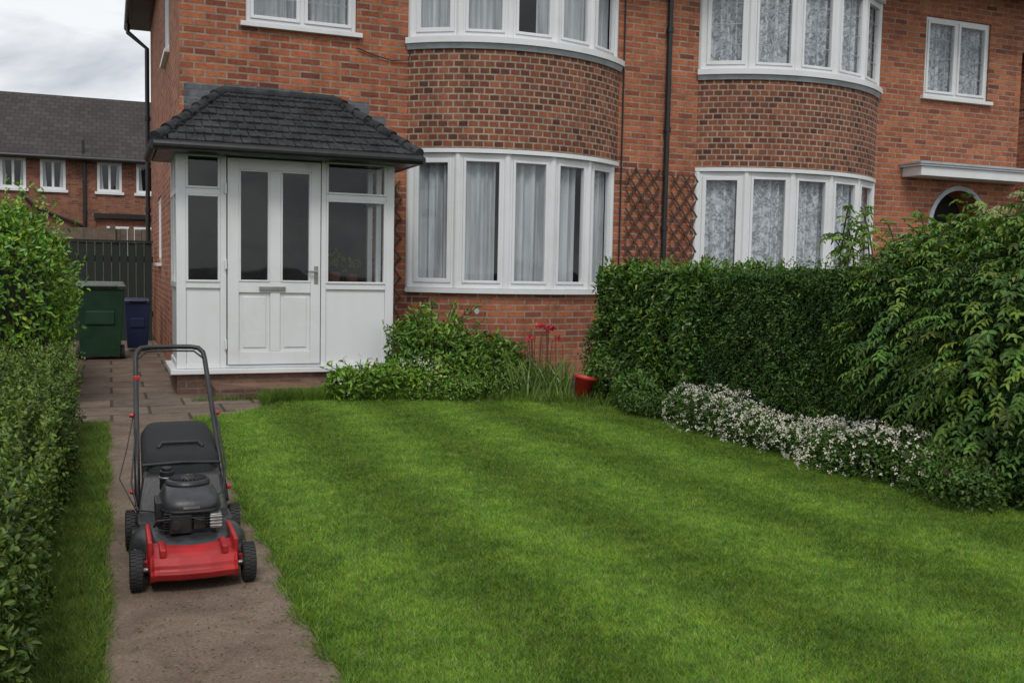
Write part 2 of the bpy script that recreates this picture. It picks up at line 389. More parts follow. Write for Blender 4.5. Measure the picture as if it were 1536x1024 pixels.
# ------------------------------------------------------------ house
house=E('brick_house')
FY=11.3; SX=.70; EX=12.75; BYK=19.3; EZ=5.5
frames=MB(); glassm=MB(); curt=MB(); curt2=MB(); bars=MB()
def frameM(p,u,n):
    u=Vector(u).normalized(); n=Vector(n).normalized()
    return Matrix(((u.x,n.x,0,p[0]),(u.y,n.y,0,p[1]),(u.z,n.z,1,p[2] if len(p)>2 else 0),(0,0,0,1)))
def window(M,w,z0,z1,cols,tr=[],fr=.05,cm=None,lead=False,cgap=0,sash=.038):
    xs=[0]+cols+[w]; F=frames
    F.box(0,fr,-.035,.03,z0,z1,M); F.box(w-fr,w,-.035,.03,z0,z1,M)
    F.box(fr,w-fr,-.035,.03,z0,z0+fr,M); F.box(fr,w-fr,-.035,.03,z1-fr,z1,M)
    for c in cols: F.box(c-fr*.5,c+fr*.5,-.035,.03,z0+fr,z1-fr,M)
    for i in range(len(xs)-1):
        a=xs[i]+(fr if i==0 else fr*.5); b=xs[i+1]-(fr if i==len(xs)-2 else fr*.5)
        zs=[z0+fr]+tr+[z1-fr]
        for j in range(len(zs)-1):
            c=zs[j]+(.022 if j>0 else 0); d=zs[j+1]-(.022 if j<len(zs)-2 else 0)
            if j>0: F.box(a,b,-.035,.028,zs[j]-.022,zs[j]+.022,M)
            F.box(a,a+sash,-.02,.045,c,d,M);F.box(b-sash,b,-.02,.045,c,d,M)
            F.box(a+sash,b-sash,-.02,.045,c,c+sash,M);F.box(a+sash,b-sash,-.02,.045,d-sash,d,M)
            glassm.quad((a+sash,.012,c+sash),(b-sash,.012,c+sash),(b-sash,.012,d-sash),(a+sash,.012,d-sash),M)
            if lead:
                nn=max(1,round((b-a)/.2)); 
                for k in range(1,nn): x=a+(b-a)*k/nn; bars.box(x-.006,x+.006,.014,.018,c+sash,d-sash,M)
                nn=max(1,round((d-c)/.28))
                for k in range(1,nn): z=c+(d-c)*k/nn; bars.box(a+sash,b-sash,.015,.017,z-.006,z+.006,M)
    if cm is not None:
        n=int(w/.01); ph=random.random()*6; vs=[]
        for i in range(n+1):
            u=w*i/n; q=math.sin(u*2*math.pi/.11+ph+1.5*math.sin(u*9+ph)); o=-.085+.03*q*abs(q)**.3+.014*math.sin(u*41+ph)
            vs+= [(u,o,z0+.02),(u,o*.9,z1-.01)]
        g0,g1=(cgap if cgap else (2,3))
        fs=[(2*i,2*i+2,2*i+3,2*i+1) for i in range(n) if not (g0<i/n<g1)]
        cm.add(vs,fs,M)
def wallgrid(mb,u0,u1,z0,z1,holes,fn,depth=.1,dfn=None,ucoord=None):
    us=sorted({u0,u1}|{h[0] for h in holes}|{h[1] for h in holes}); zs=sorted({z0,z1}|{h[2] for h in holes}|{h[3] for h in holes})
    for i in range(len(us)-1):
        for j in range(len(zs)-1):
            cu=(us[i]+us[i+1])/2; cz=(zs[j]+zs[j+1])/2
            if any(h[0]<cu<h[1] and h[2]<cz<h[3] for h in holes): continue
            q=[(us[i],zs[j]),(us[i+1],zs[j]),(us[i+1],zs[j+1]),(us[i],zs[j+1])]
            mb.quad(*[fn(a,b,0) for a,b in q],uvs=[(a+50,b+30) for a,b in q])
    for h in holes:
        if len(h)>4 and h[4]==0: continue
        c=[(h[0],h[2]),(h[1],h[2]),(h[1],h[3]),(h[0],h[3])]
        for k in range(4):
            a,b=c[k],c[(k+1)%4]
            mb.quad(fn(*a,0),fn(*b,0),fn(*b,depth),fn(*a,depth),uvs=[(a[0]+50,a[1]+30),(b[0]+50,b[1]+30),(b[0]+50.1,b[1]+30.1),(a[0]+50.1,a[1]+30.1)])
wl=MB()
front=lambda u,z,d:(u,FY+d,z)
holes=[(1.38,2.60,3.92,5.05),(1.0,2.5,.2,2.3,0),(3.26,5.88,0,5.3,0),(7.16,9.98,0,5.3,0),(10.87,12.1,3.92,5.05),(11.14,12.14,0,2.6,0)]
wallgrid(wl,SX,EX,0,EZ,holes,front)
side=lambda u,z,d:(SX+d,u,z)
wallgrid(wl,FY,BYK,0,EZ,[(13.3,14.4,3.95,5.05),(15.6,16.5,1.3,2.3)],side)
wl.quad((EX,FY,0),(EX,BYK,0),(EX,BYK,EZ),(EX,FY,EZ)); wl.quad((SX,BYK,0),(EX,BYK,0),(EX,BYK,EZ),(SX,BYK,EZ))
cx,cz,ar=11.64,2.1,.5
A=[(cx+ar*math.cos(t),cz+ar*math.sin(t)) for t in np.linspace(0,math.pi,17)]
for i in range(16):
    a,b=A[i],A[i+1]; q=[a,(a[0],2.6),(b[0],2.6),b]
    wl.quad(*[front(p[0],p[1],0) for p in q],uvs=[(p[0]+50,p[1]+30) for p in q])
    wl.quad(front(*a,0),front(*b,0),front(*b,.4),front(*a,.4))
wl.quad(front(11.14,0,0),front(11.14,2.1,0),front(11.14,2.1,.4),front(11.14,0,.4)); wl.quad(front(12.14,0,0),front(12.14,2.1,0),front(12.14,2.1,.4),front(12.14,0,.4))
wl.obj('walls',BR_MAIN,house)
m=MB(); 
for i in range(16):
    a,b=A[i],A[i+1]; s=1.13
    o=lambda p:(cx+(p[0]-cx)*s,cz+(p[1]-cz)*s)
    m.hexa([(a[0],FY-.02,a[1]),(b[0],FY-.02,b[1]),(o(b)[0],FY-.02,o(b)[1]),(o(a)[0],FY-.02,o(a)[1]),(a[0],FY+.02,a[1]),(b[0],FY+.02,b[1]),(o(b)[0],FY+.02,o(b)[1]),(o(a)[0],FY+.02,o(a)[1])])
m.obj('arch_surround',LEAD,house)
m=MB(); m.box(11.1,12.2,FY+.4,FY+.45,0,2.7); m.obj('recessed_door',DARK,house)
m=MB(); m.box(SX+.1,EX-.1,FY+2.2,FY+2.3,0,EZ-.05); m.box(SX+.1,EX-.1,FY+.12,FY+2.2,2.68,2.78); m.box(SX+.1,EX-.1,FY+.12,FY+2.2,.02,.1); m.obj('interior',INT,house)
def fwin(x0,x1,z0,z1,cols,**k):
    window(frameM((x0,FY+.06,0),(1,0,0),(0,-1,0)),x1-x0,z0,z1,cols,**k)
    frames.box(x0-.06,x1+.06,FY-.06,FY+.03,z0-.055,z0-.003)
fwin(1.383,2.597,3.923,5.047,[.61],tr=[4.72],lead=True,cm=curt)
fwin(10.873,12.097,3.923,5.047,[.61],lead=True,cm=curt2)
for (a,b,c,d) in [(13.303,14.397,3.953,5.047),(15.603,16.497,1.303,2.297)]:
    window(frameM((SX+.05,a,0),(0,1,0),(-1,0,0)),b-a,c,d,[(b-a)/2],cm=curt)
    frames.box(SX-.06,SX+.02,a-.05,b+.05,c-.05,c-.003)
def arc(x0,x1,sag):
    h=(x1-x0)/2; R=(h*h+sag*sag)/(2*sag); t=math.asin(h/R); c=(x0+x1)/2
    return lambda k,off=0:(c+(R+off)*math.sin(-t+2*t*k),FY+(R*math.cos(t))-(R+off)*math.cos(-t+2*t*k)),R,t
bow=MB(); lead=MB()
def arcwall(mb,x0,x1,sag,z0,z1,off0=0,off1=0,n=40,cap=None):
    p,R,t=arc(x0,x1,sag)
    for i in range(n):
        a=p(i/n,off0);b=p((i+1)/n,off0);c=p((i+1)/n,off1);d=p(i/n,off1)
        u0=50+2*t*R*i/n;u1=50+2*t*R*(i+1)/n
        mb.quad((*a,z0),(*b,z0),(*c,z1),(*d,z1),uvs=[(u0,z0+30),(u1,z0+30),(u1,z1+30),(u0,z1+30)])
    if cap is not None:
        for z,off in cap:
            mb.add([(*p(i/n,off),z) for i in range(n+1)],[tuple(range(n+1))])
def bay(x0,x1,w0,w1,cm,lead_=False,gaps={}):
    arcwall(BASE,x0+.03,x1-.03,.53,0,1.02,cap=[(1.02,0)])
    arcwall(bow,x0,x1,.55,2.68,3.80,cap=[(2.68,0),(3.80,0)])
    arcwall(lead,x0,x1,.55,3.80,3.86,.02,.045,cap=[(3.80,.02),(3.86,.045)])
    arcwall(frames,x0,x1,.55,3.862,3.93,.065,.065,cap=[(3.862,.065),(3.93,.065)])
    arcwall(frames,x0,x1,.55,2.63,2.677,.025,.025,cap=[(2.63,.025)])
    arcwall(frames,x0+.02,x1-.02,.54,1.022,1.075,.05,.05,cap=[(1.022,.05),(1.075,.05)])
    arcwall(frames,x0,x1,.55,5.10,5.46,.05,.05,cap=[(5.10,.05)])
    p,R,t=arc(w0,w1,.5)
    for lv,(z0,z1,ld) in enumerate([(1.077,2.628,False),(3.932,5.098,lead_)]):
        for i in range(5):
            a=Vector((*p(i/5),0));b=Vector((*p((i+1)/5),0)); u=(b-a).normalized(); n=Vector((u.y,-u.x,0))
            w=(b-a).length
            window(frameM(a,u,n),w,z0,z1,[],cm=cm,fr=.062,sash=.032 if i else .05,lead=ld,cgap=gaps.get((lv,i),0))
        for i in range(6):
            q=p(i/5); frames.cyl((q[0],q[1],z0),(q[0],q[1],z1),.05,10)
BASE=MB()
bay(3.2,5.95,3.25,5.86,curt,gaps={(0,1):(.76,1.1),(0,3):(.8,1.1),(1,2):(.2,.6)})
bay(7.1,10.05,7.14,10.0,curt2,True)
bow.obj('bow_bay_brickwork',BR_BOW,house); BASE.obj('bow_bay_base',BR_MAIN,house); lead.obj('lead_flashing',LEAD,house)
frames.obj('window_frames',WHITE,house,bevel=.004,seg=1); glassm.obj('window_glass',GLASS,house)
curt.obj('curtains_net',CURT,house,smooth=True); curt2.obj('curtains_lace',CURT2,house,smooth=True); bars.obj('leaded_bars',LBAR,house)
m=MB(); x0,x1,y0,y1=SX-.38,EX+.38,FY-.68,BYK+.38
c=[(x0,y0,EZ),(x1,y0,EZ),(x1,y1,EZ),(x0,y1,EZ),(x0+4,(y0+y1)/2,8.6),(x1-4,(y0+y1)/2,8.6)]
m.add([(a,b,z+.08) for a,b,z in c],[(0,1,5,4),(1,2,5),(2,3,4,5),(3,0,4)]); m.obj('roof',ROOFT,house)
m=MB(); m.box(x0+.05,x1-.05,y0+.05,y1-.05,EZ-.01,EZ+.05); m.obj('soffit',BLACKP,house)
m=MB()
for a,b in [((x0,y0,EZ+.02),(x1,y0,EZ+.02)),((x0,y0,EZ+.02),(x0,y1,EZ+.02)),((x1,y0,EZ+.02),(x1,y1,EZ+.02))]: m.cyl(a,b,.06,12)
def pipe(m,x,y,z0,z1,r=.035,br=True):
    m.cyl((x,y,z0),(x,y,z1),r,12)
    if br:
        z=z0+.6
        while z<z1: m.cyl((x,y,z),(x,y,z+.06),r+.012,12); z+=1.25
pipe(m,6.63,FY-.05,0,EZ); pipe(m,6.0,FY-.02,0,EZ,.011,False)
m.tube([(x0,y1-.6,EZ-.03),(x0,y1-.6,EZ-.18),(SX-.07,y1-.7,EZ-.45),(SX-.07,y1-.7,.38)],.04)
for z in (.6,2.2,3.8): m.cyl((SX-.07,y1-.7,z),(SX-.07,y1-.7,z+.07),.055)
m.tube([(2.6,FY-.02,3.76),(2.8,FY-.02,3.70),(3.0,FY-.02,3.66),(3.2,FY-.03,3.68),(3.25,FY-.02,3.9)],.006)
m.obj('gutters_and_downpipes',BLACKP,house,smooth=False)
m=MB(); m.box(10.55,12.72,10.93,FY-.002,2.74,2.87); m.box(10.5,12.74,10.9,FY-.002,2.872,2.90); m.obj('door_canopy',WHITE,house,bevel=.005)
m=MB(); m.box(10.48,12.75,10.88,FY-.001,2.902,2.93); m.obj('canopy_felt',LEAD,house)
m=MB()
for (a,b,c,d) in [(.74,1.15,2.95,3.22),(1.15,2.0,3.17,3.24),(1.9,2.75,3.0,3.17),(2.5,2.95,2.78,3.02)]:
    m.quad((a,FY-.004,c),(b,FY-.004,c),(b,FY-.004,d),(a,FY-.004,d))
m.obj('grey_brick_patch',BR_GREY,house)
m=MB(); m.cyl((3.9,10.76,.82),(3.9,10.745,.82),.03); m.obj('vent',LEAD,house)

# ------------------------------------------------------------ porch
porch=E('porch'); porch.parent=house
PY=10.3; X0,X1=.60,2.79; ZB,ZT=.26,2.42
F=MB(); G=MB()
def fr(x0,x1,z0,z1,y0=PY,y1=PY+.07): F.box(x0,x1,y0,y1,z0,z1)
fr(X0,X0+.09,ZB,ZT); fr(X1-.09,X1,ZB,ZT)
fr(X0+.09,X1-.09,2.375,ZT,PY,PY+.068)
D0,D1=1.075,2.02
fr(D0-.06,D0,ZB,2.375); fr(D1,D1+.05,ZB,2.375)
def light(x0,x1):
    fr(x0,x1,ZB,ZB+.05,PY+.003,PY+.065); fr(x0,x1,1.06,1.12,PY+.003,PY+.065); fr(x0,x1,1.985,2.04,PY+.003,PY+.065)
    F.box(x0,x1,PY+.025,PY+.05,ZB+.05,1.06)
    for (a,b) in [(1.12,1.985),(2.04,2.375)]:
        s=.022
        F.box(x0,x0+s,PY-.008,PY+.05,a,b);F.box(x1-s,x1,PY-.008,PY+.05,a,b);F.box(x0+s,x1-s,PY-.008,PY+.05,a,a+s);F.box(x0+s,x1-s,PY-.008,PY+.05,b-s,b)
        G.quad((x0+s,PY+.03,a+s),(x1-s,PY+.03,a+s),(x1-s,PY+.03,b-s),(x0+s,PY+.03,b-s))
light(X0+.09,D0-.06); light(D1+.05,X1-.09)
y=PY-.012
def dr(a,b,c,d,yy=y,y2=PY+.05): F.box(a,b,yy,y2,c,d)
dz0,dz1=ZB+.035,2.355
F.box(D0,D1,PY+.01,PY+.06,ZB,dz0-.006)
dr(D0+.01,D0+.12,dz0,dz1); dr(D1-.11,D1-.01,dz0,dz1)
a,b=D0+.12,D1-.11
dr(a,b,dz1-.11,dz1,y+.002); dr(a,b,1.02,1.13,y+.002); dr(a,b,dz0,dz0+.13,y+.002)
mx=(a+b)/2
dr(mx-.055,mx+.055,1.13,dz1-.11,y+.004); dr(mx-.05,mx+.05,dz0+.13,1.02,y+.004)
for (p,q) in [(a,mx-.055),(mx+.055,b)]:
    s=.018; c,d=1.13,dz1-.11
    dr(p,p+s,c,d,y-.006);dr(q-s,q,c,d,y-.006);dr(p+s,q-s,c,c+s,y-.006);dr(p+s,q-s,d-s,d,y-.006)
    G.quad((p+s,PY+.02,c+s),(q-s,PY+.02,c+s),(q-s,PY+.02,d-s),(p+s,PY+.02,d-s))
for (p,q) in [(a,mx-.05),(mx+.05,b)]:
    F.box(p,q,PY+.012,PY+.04,dz0+.13,1.02)
    F.box(p+.04,q-.04,PY+.002,PY+.012,dz0+.17,.98)
for z in (.5,1.3,2.05): F.cyl((D0-.01,PY-.022,z-.05),(D0-.01,PY-.022,z+.05),.013)
for X,sg in ((X0,1),(X1,-1)):
    xa,xb=(X,X+.065) if sg>0 else (X-.065,X)
    ya,yb=PY+.075,FY-.002
    F.box(xa,xb,ya,yb,ZB,ZB+.06);F.box(xa,xb,ya,yb,1.06,1.12);F.box(xa,xb,ya,yb,1.985,2.04);F.box(xa,xb,ya,yb,2.36,ZT)
    F.box(xa+.015,xb-.015,ya,yb,ZB+.06,1.06)
    for yy in (ya,ya+.46,yb-.07): 
        for (a1,b1) in [(1.12,1.985),(2.04,2.36)]: F.box(xa+.003,xb-.003,yy,yy+.07,a1,b1)
    xm=(xa+xb)/2
    for (a1,b1) in [(1.12,1.985),(2.04,2.36)]: G.quad((xm,ya,a1),(xm,yb,a1),(xm,yb,b1),(xm,ya,b1))
F.box(X0-.06,X1+.05,PY-.07,FY-.003,ZB-.05,ZB-.003)
F.obj('porch_frame_and_door',WHITE,porch,bevel=.005,seg=2); G.obj('porch_glass',GLASS,porch)
m=MB(); m.box(mx-.16,mx+.1,PY-.03,PY-.012,1.045,1.085); m.cyl((D1-.055,PY-.05,1.24),(D1-.055,PY-.012,1.24),.014); m.box(D1-.14,D1-.045,PY-.062,PY-.048,1.23,1.252); m.box(D1-.075,D1-.035,PY-.022,PY-.0125,1.12,1.3)
m.obj('letterbox_and_handle',GOLD,porch,bevel=.003)
m=MB(); m.box(X0-.0,X1,PY-.02,FY-.004,0,ZB-.052); m.obj('plinth',BR_STEP,porch)
m=MB(); m.box(.92,2.0,9.78,PY-.022,0,.115); m.obj('step',BR_STEP,porch,bevel=.012)
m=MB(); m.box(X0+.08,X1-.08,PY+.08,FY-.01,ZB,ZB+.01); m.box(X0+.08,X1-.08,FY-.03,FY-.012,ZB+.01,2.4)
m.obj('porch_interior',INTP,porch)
m=MB(); m.box(2.12,2.62,10.95,11.2,ZB+.01,1.12); m.cyl((2.3,11.0,1.12),(2.3,11.0,1.24),.06,16,.075); m.cyl((2.5,11.02,1.12),(2.5,11.02,1.22),.055,16,.07); m.obj('shelf_and_pots',simple('dark_terracotta',(.14,.05,.03),.7),porch)
P,N=blob_scatter(160,[(2.3,11.0,1.34,.12,.12,.13),(2.5,11.02,1.3,.1,.1,.1)],.3); leaves('pot_plant',P,N,.06,.025,leafcol(len(P),(.08,.16,.03)),LEAF,porch)
ex0,ex1,ey,ez=.40,2.96,9.98,2.44; tx0,tx1,tz=1.15,2.33,3.15
m=MB(); m.add([(ex0,ey,ez-.02),(ex1,ey,ez-.02),(tx1,FY,tz-.02),(tx0,FY,tz-.02),(ex0,FY,ez-.02),(ex1,FY,ez-.02)],[(0,1,2,3),(0,3,4),(1,5,2),(0,1,5,4)])
m.obj('porch_roof_deck',DARK,porch)
T=MB()
def slope(O,U,V,l0,l1,r0,r1,nc,tw=.17):
    U=Vector(U);V=Vector(V);Nn=U.cross(V).normalized()
    if Nn.z<0: Nn=-Nn
    for k in range(nc):
        t0=k/nc;t1=(k+1.25)/nc
        la=l0+(l1-l0)*t0; ra=r0+(r1-r0)*t0; off=(k%2)*tw*.5
        x=la-((la-off)%tw)
        while x<ra:
            a=max(x+.004,la);b=min(x+tw-.004,ra)
            if b-a>.02:
                la1=min(l0+(l1-l0)*t1,l1) if l1>l0 else l0; ra1=r0+(r1-r0)*t1
                a2=max(a,min(la1,b)); b2=min(b,max(ra1,a))
                if b2-a2<.01: a2,b2=(a+b)/2-.005,(a+b)/2+.005
                j=random.uniform(-.005,.005)
                Of=Vector(O)
                p=[Of+U*a+V*t0+Nn*(.002),Of+U*b+V*t0+Nn*(.002),Of+U*b2+V*min(t1,1)+Nn*.0,Of+U*a2+V*min(t1,1)+Nn*.0]
                up=Nn*(.032+j); up2=Nn*.010
                T.hexa([*p,p[0]+up,p[1]+up,p[2]+up2,p[3]+up2])
                if b-a>.1:
                    c0=(a+b)/2
                    T.cyl(Of+U*c0+V*t0+Nn*(.022+j),Of+U*min(max(c0,a2),b2)+V*min(t1,1)+Nn*.002,.020,8)
            x+=tw
Vf=Vector((0,FY-ey,tz-ez)); slope((0,ey,ez),(1,0,0),Vf,ex0,tx0,ex1,tx1,8)
Vl=Vector((tx0-ex0,0,tz-ez)); slope((ex0,0,ez),(0,1,0),Vl,ey,FY,FY,FY,8)
Vr=Vector((tx1-ex1,0,tz-ez)); slope((ex1,0,ez),(0,1,0),Vr,ey,FY,FY,FY,8)
T.obj('porch_roof_tiles',ROOFT,porch)
m=MB()
for a,b in [((ex0,ey,ez),(tx0,FY,tz)),((ex1,ey,ez),(tx1,FY,tz))]:
    a=Vector(a);b=Vector(b)
    for k in range(7): m.cyl(a+(b-a)*(k/7)+Vector((0,0,.03)),a+(b-a)*((k+1.08)/7)+Vector((0,0,.015)),.062,12,.05)
for k in range(5): m.cyl((tx0+.236*k,FY-.02,tz+.015),(tx0+.236*(k+1.05),FY-.02,tz+.012),.052,12,.047)
m.obj('hip_tiles',ROOFT,porch,smooth=False)
m=MB()
m.cyl((ex0-.02,ey-.03,ez-.035),(ex1+.02,ey-.03,ez-.035),.05,14); m.cyl((ex0-.02,ey-.03,ez-.035),(ex0-.02,FY,ez-.035),.045,14); m.cyl((ex1+.02,ey-.03,ez-.035),(ex1+.02,FY,ez-.035),.045,14)
m.box(ex0+.02,ex1-.02,ey+.02,FY-.01,ez-.075,ez-.022)
m.obj('porch_gutter',BLACKP,porch)

# ------------------------------------------------------------ trellis
def trellis(name,x0,x1,z0,z1,y):
    m=MB(); st=.17; w=.010
    def seg(a,b,yy):
        a=Vector((a[0],yy,a[1]));b=Vector((b[0],yy,b[1]))
        d=(b-a); 
        if d.length<.03: return
        d.normalize(); n=Vector((-d.z,0,d.x))*w; k=Vector((0,.006,0))
        m.hexa([a-n-k,b-n-k,b+n-k,a+n-k,a-n+k,b-n+k,b+n+k,a+n+k])
    for s,yy in ((1,y),(-1,y-.013)):
        k=-3.0
        while k<6:
            f=lambda z:x0+k+s*(z-z0)*.75
            za,zb=z0,z1
            g=lambda x:z0+(x-x0-k)/(s*.75)
            lo=sorted((g(x0),g(x1))); za=max(za,lo[0]);zb=min(zb,lo[1])
            if zb>za: seg((f(za),za),(f(zb),zb),yy)
            k+=st
    m.obj(name,TREL)
trellis('garden_trellis',6.06,6.55,.9,2.62,FY-.03)
trellis('garden_trellis.001',6.72,7.12,.9,2.58,FY-.03)
trellis('garden_trellis.002',2.90,3.14,.5,2.3,FY-.03)

# ------------------------------------------------------------ terrace behind, fences, right house
ter=E('terraced_house')
w2=MB(); TY=40
tw_=[-9.5,-8,-5.6,-3.2,-1.9,0,1.35,3.4,5]
hs=[(x-.42,x+.42,3.88,4.95) for x in tw_]+[(-6.5,-5.2,1,2.2),(-3.4,-2.1,1.0,2.2)]
wallgrid(w2,-14,12,-.5,5.1,hs,lambda u,z,d:(u,TY+d,z)); w2.box(-.4,4,36.5,TY-.01,-.5,2.75)
w2.quad((-14,TY,-.5),(-14,48,-.5),(-14,48,5.1),(-14,TY,5.1)); w2.quad((12,TY,-.5),(12,48,-.5),(12,48,5.1),(12,TY,5.1))
w2.obj('walls',BR_OLD,ter)
f2=MB();g2=MB();k2=MB();c2=MB()
for h in hs:
    a,b,c,d=h[:4]; y=TY+.03
    f2.box(a,a+.09,y-.03,y+.05,c,d);f2.box(b-.09,b,y-.03,y+.05,c,d);f2.box(a+.09,b-.09,y-.03,y+.05,c,c+.09);f2.box(a+.09,b-.09,y-.03,y+.05,d-.09,d);f2.box((a+b)/2-.04,(a+b)/2+.04,y-.02,y+.05,c+.09,d-.09)
    f2.box(a-.08,b+.08,TY-.08,TY,c-.1,c-.005)
    g2.quad((a,y+.02,c),(b,y+.02,c),(b,y+.02,d),(a,y+.02,d)); k2.quad((a,y+.3,c),(b,y+.3,c),(b,y+.3,d),(a,y+.3,d))
    c2.quad((a,y+.1,c),(a+.22,y+.1,c),(a+.15,y+.1,d),(a,y+.1,d)); c2.quad((b-.22,y+.1,c),(b,y+.1,c),(b,y+.1,d),(b-.15,y+.1,d))
for a in (-.1,.75,1.6): f2.box(a,a+.7,36.42,36.5,1.5,2.5); 
for a in (-.1,.75,1.6): k2.box(a+.08,a+.62,36.40,36.43,1.58,2.42)
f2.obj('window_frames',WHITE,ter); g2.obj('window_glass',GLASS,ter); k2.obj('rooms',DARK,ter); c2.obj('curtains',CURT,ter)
m=MB(); m.add([(-14.4,39.6,5.05),(12.4,39.6,5.05),(12.4,44,7.85),(-14.4,44,7.85),(-14.4,48.4,5.05),(12.4,48.4,5.05)],[(0,1,2,3),(3,2,5,4)]);m.add([(-14,40,5.05),(-14,44,7.8),(-14,48,5.05)],[(0,1,2)])
t=NT('terrace_roof_tiles'); P=t.pos(); br=t.n('ShaderNodeTexBrick'); t.l(P,br.inputs['Vector']); br.inputs['Scale'].default_value=1; br.inputs['Brick Width'].default_value=.3;br.inputs['Row Height'].default_value=.27;br.inputs['Mortar Size'].default_value=.02
br.inputs['Color1'].default_value=(.034,.029,.027,1);br.inputs['Color2'].default_value=(.055,.046,.042,1);br.inputs['Mortar'].default_value=(.022,.02,.018,1)
t.set(col=t.mix(.5,br.outputs['Color'],t.ramp(t.noise(P,.8,6),[(.3,(.6,.6,.6)),(.7,(1.3,1.3,1.25))]),'MULTIPLY'),rough=.9)
m.obj('roof',t.m,ter)
m=MB(); m.cyl((-14.4,39.55,5.0),(12.4,39.55,5.0),.07); pipe(m,-.85,39.9,0,5.0,.06); pipe(m,2.6,39.9,0,5.0,.06); m.tube([(-2.9,39.9,3.7),(-2.5,39.9,3.2),(-.9,39.9,2.6)],.05)
m.tube([(-4.4,39.9,4.9),(-4.4,39.9,3.3),(-2.2,39.9,2.9)],.05); m.cyl((-.88,39.9,5),(-.88,39.9,5.7),.05); m.box(-.5,4.1,36.3,39.9,2.76,2.92)
m.obj('pipes',BLACKP,ter)
fence=MB()
for i in range(26): x=-2.6+i*.125; fence.box(x,x+.115,17.6+(i%2)*.012,17.62+(i%2)*.012,0,1.62)
fence.box(-2.6,.66,17.64,17.7,.4,.5);fence.box(-2.6,.66,17.64,17.7,1.3,1.4);fence.box(-2.6,.66,17.58,17.66,1.625,1.66)
fence.obj('painted_fence',GFENCE)
m=MB()
for i in range(100): x=-8+i*.13; m.box(x,x+.12,21+(i%2)*.015,21.02+(i%2)*.015,0,1.95+.008*math.sin(i*2.1))
for x in range(-8,5,2): m.box(x,x+.1,20.93,21,0,2.02)
m.obj('wooden_fence',WOOD)
h2=E('brick_house.001'); m=MB(); m.box(15.4,24,13.2,21,0,5.3); m.obj('walls',BR_MAIN,h2)
m=MB(); m.add([(15,12.8,5.3),(24.4,12.8,5.3),(24.4,21.4,5.3),(15,21.4,5.3),(18.5,17,8.6),(21,17,8.6)],[(0,1,5,4),(1,2,5),(2,3,4,5),(3,0,4),(0,3,2,1)]); m.obj('roof',t.m,h2)
m=MB(); 
for z in (1,3.9): m.box(16.5,18,13.1,13.2,z,z+1.2)
m.obj('window_frames',WHITE,h2,bevel=.01); m=MB()
for z in (1,3.9):
    for a in (16.6,17.3): m.box(a,a+.6,13.08,13.12,z+.1,z+1.1)
m.obj('window_panes',DARK,h2)

# ------------------------------------------------------------ bins
def wheelie(name,x,y,w,d,h,body,lidm,wheels=True):
    r=E(name); m=MB(); 
    b=.82
    def ring(z,s,oy=0): return [(x-w/2*s,y-d/2*s+oy,z),(x+w/2*s,y-d/2*s+oy,z),(x+w/2*s,y+d/2*s+oy,z),(x-w/2*s,y+d/2*s+oy,z)]
    m.hexa(ring(.06,b)+ring(h*.9,1)); m.hexa(ring(h*.88,1.04)+ring(h*.915,1.04)); m.box(x-w*.3,x+w*.3,y-d/2*.93-.012,y-d/2*.9,h*.45,h*.62)
    m.obj('body',body,r,bevel=.02,seg=3)
    m=MB(); A=ring(h*.918,1.1); B=ring(h*.975,.98); m.hexa(A+B); m.cyl((x-w*.35,y-d/2*1.08,h*.93),(x+w*.35,y-d/2*1.08,h*.93),.018); m.cyl((x-w*.4,y+d/2*1.12,h*.93),(x+w*.4,y+d/2*1.12,h*.93),.02)
    m.obj('lid',lidm,r,bevel=.018,seg=3)
    if wheels:
        m=MB()
        for s in (-1,1): m.cyl((x+s*w*.40,y+d*.28-.5*d,.10),(x+s*w*.5,y+d*.28-.5*d,.10),.10,24)
        m.obj('wheels',RUB,r,bevel=.01)
wheelie('wheelie_bin',-.13,14.45,.60,.68,1.06,GRN,LID)
wheelie('recycling_bin',.36,15.6,.34,.4,.80,BLU,BLU,False)

# ------------------------------------------------------------ lawn mower
mw=E('lawn_mower'); CX=.30
m=MB(); M=Matrix.Translation((CX,4.50,0))@Matrix.Diagonal((1,1.15,1,1))
m.lathe([(.235,.05),(.24,.08),(.232,.13),(.21,.16),(.15,.18),(.05,.19),(0,.19)],M,40)
m.obj('deck',MGRY,mw,smooth=True)
m=MB(); m.box(.10,.50,4.62,4.90,.08,.17); m.box(.075,.125,4.25,4.80,.09,.12); m.box(.475,.525,4.25,4.80,.09,.12)
m.obj('deck_sides',MGRY,mw,bevel=.012,seg=3)
m=MB(); prof=[(4.165,.045),(4.13,.055),(4.115,.085),(4.135,.092),(4.14,.112),(4.165,.135),(4.20,.145),(4.26,.155),(4.36,.16),(4.36,.045)]
xs=[(.135,.014),(.15,.004),(.17,0),(.24,-.010),(.36,-.010),(.43,0),(.45,.004),(.465,.014)]; vs=[]; n=len(prof)
for x,o in xs:
    for (y,z) in prof: vs.append((x,y+o*1.3,z-(abs(o)*.5 if o>0 else 0)))
fs=[(i*n+k,i*n+(k+1)%n,(i+1)*n+(k+1)%n,(i+1)*n+k) for i in range(len(xs)-1) for k in range(n)]+[tuple(range(n)),tuple((len(xs)-1)*n+k for k in range(n))[::-1]]
m.add(vs,fs); m.box(.17,.195,4.16,4.30,.135,.170);m.box(.405,.43,4.16,4.30,.135,.170)
m.box(.126,.146,4.20,4.50,.08,.195); m.box(.454,.474,4.20,4.50,.08,.185); m.box(.10,.135,4.23,4.33,.06,.11);m.box(.465,.50,4.23,4.33,.06,.11)
m.obj('front_cover',RED,mw,bevel=.007,seg=3)
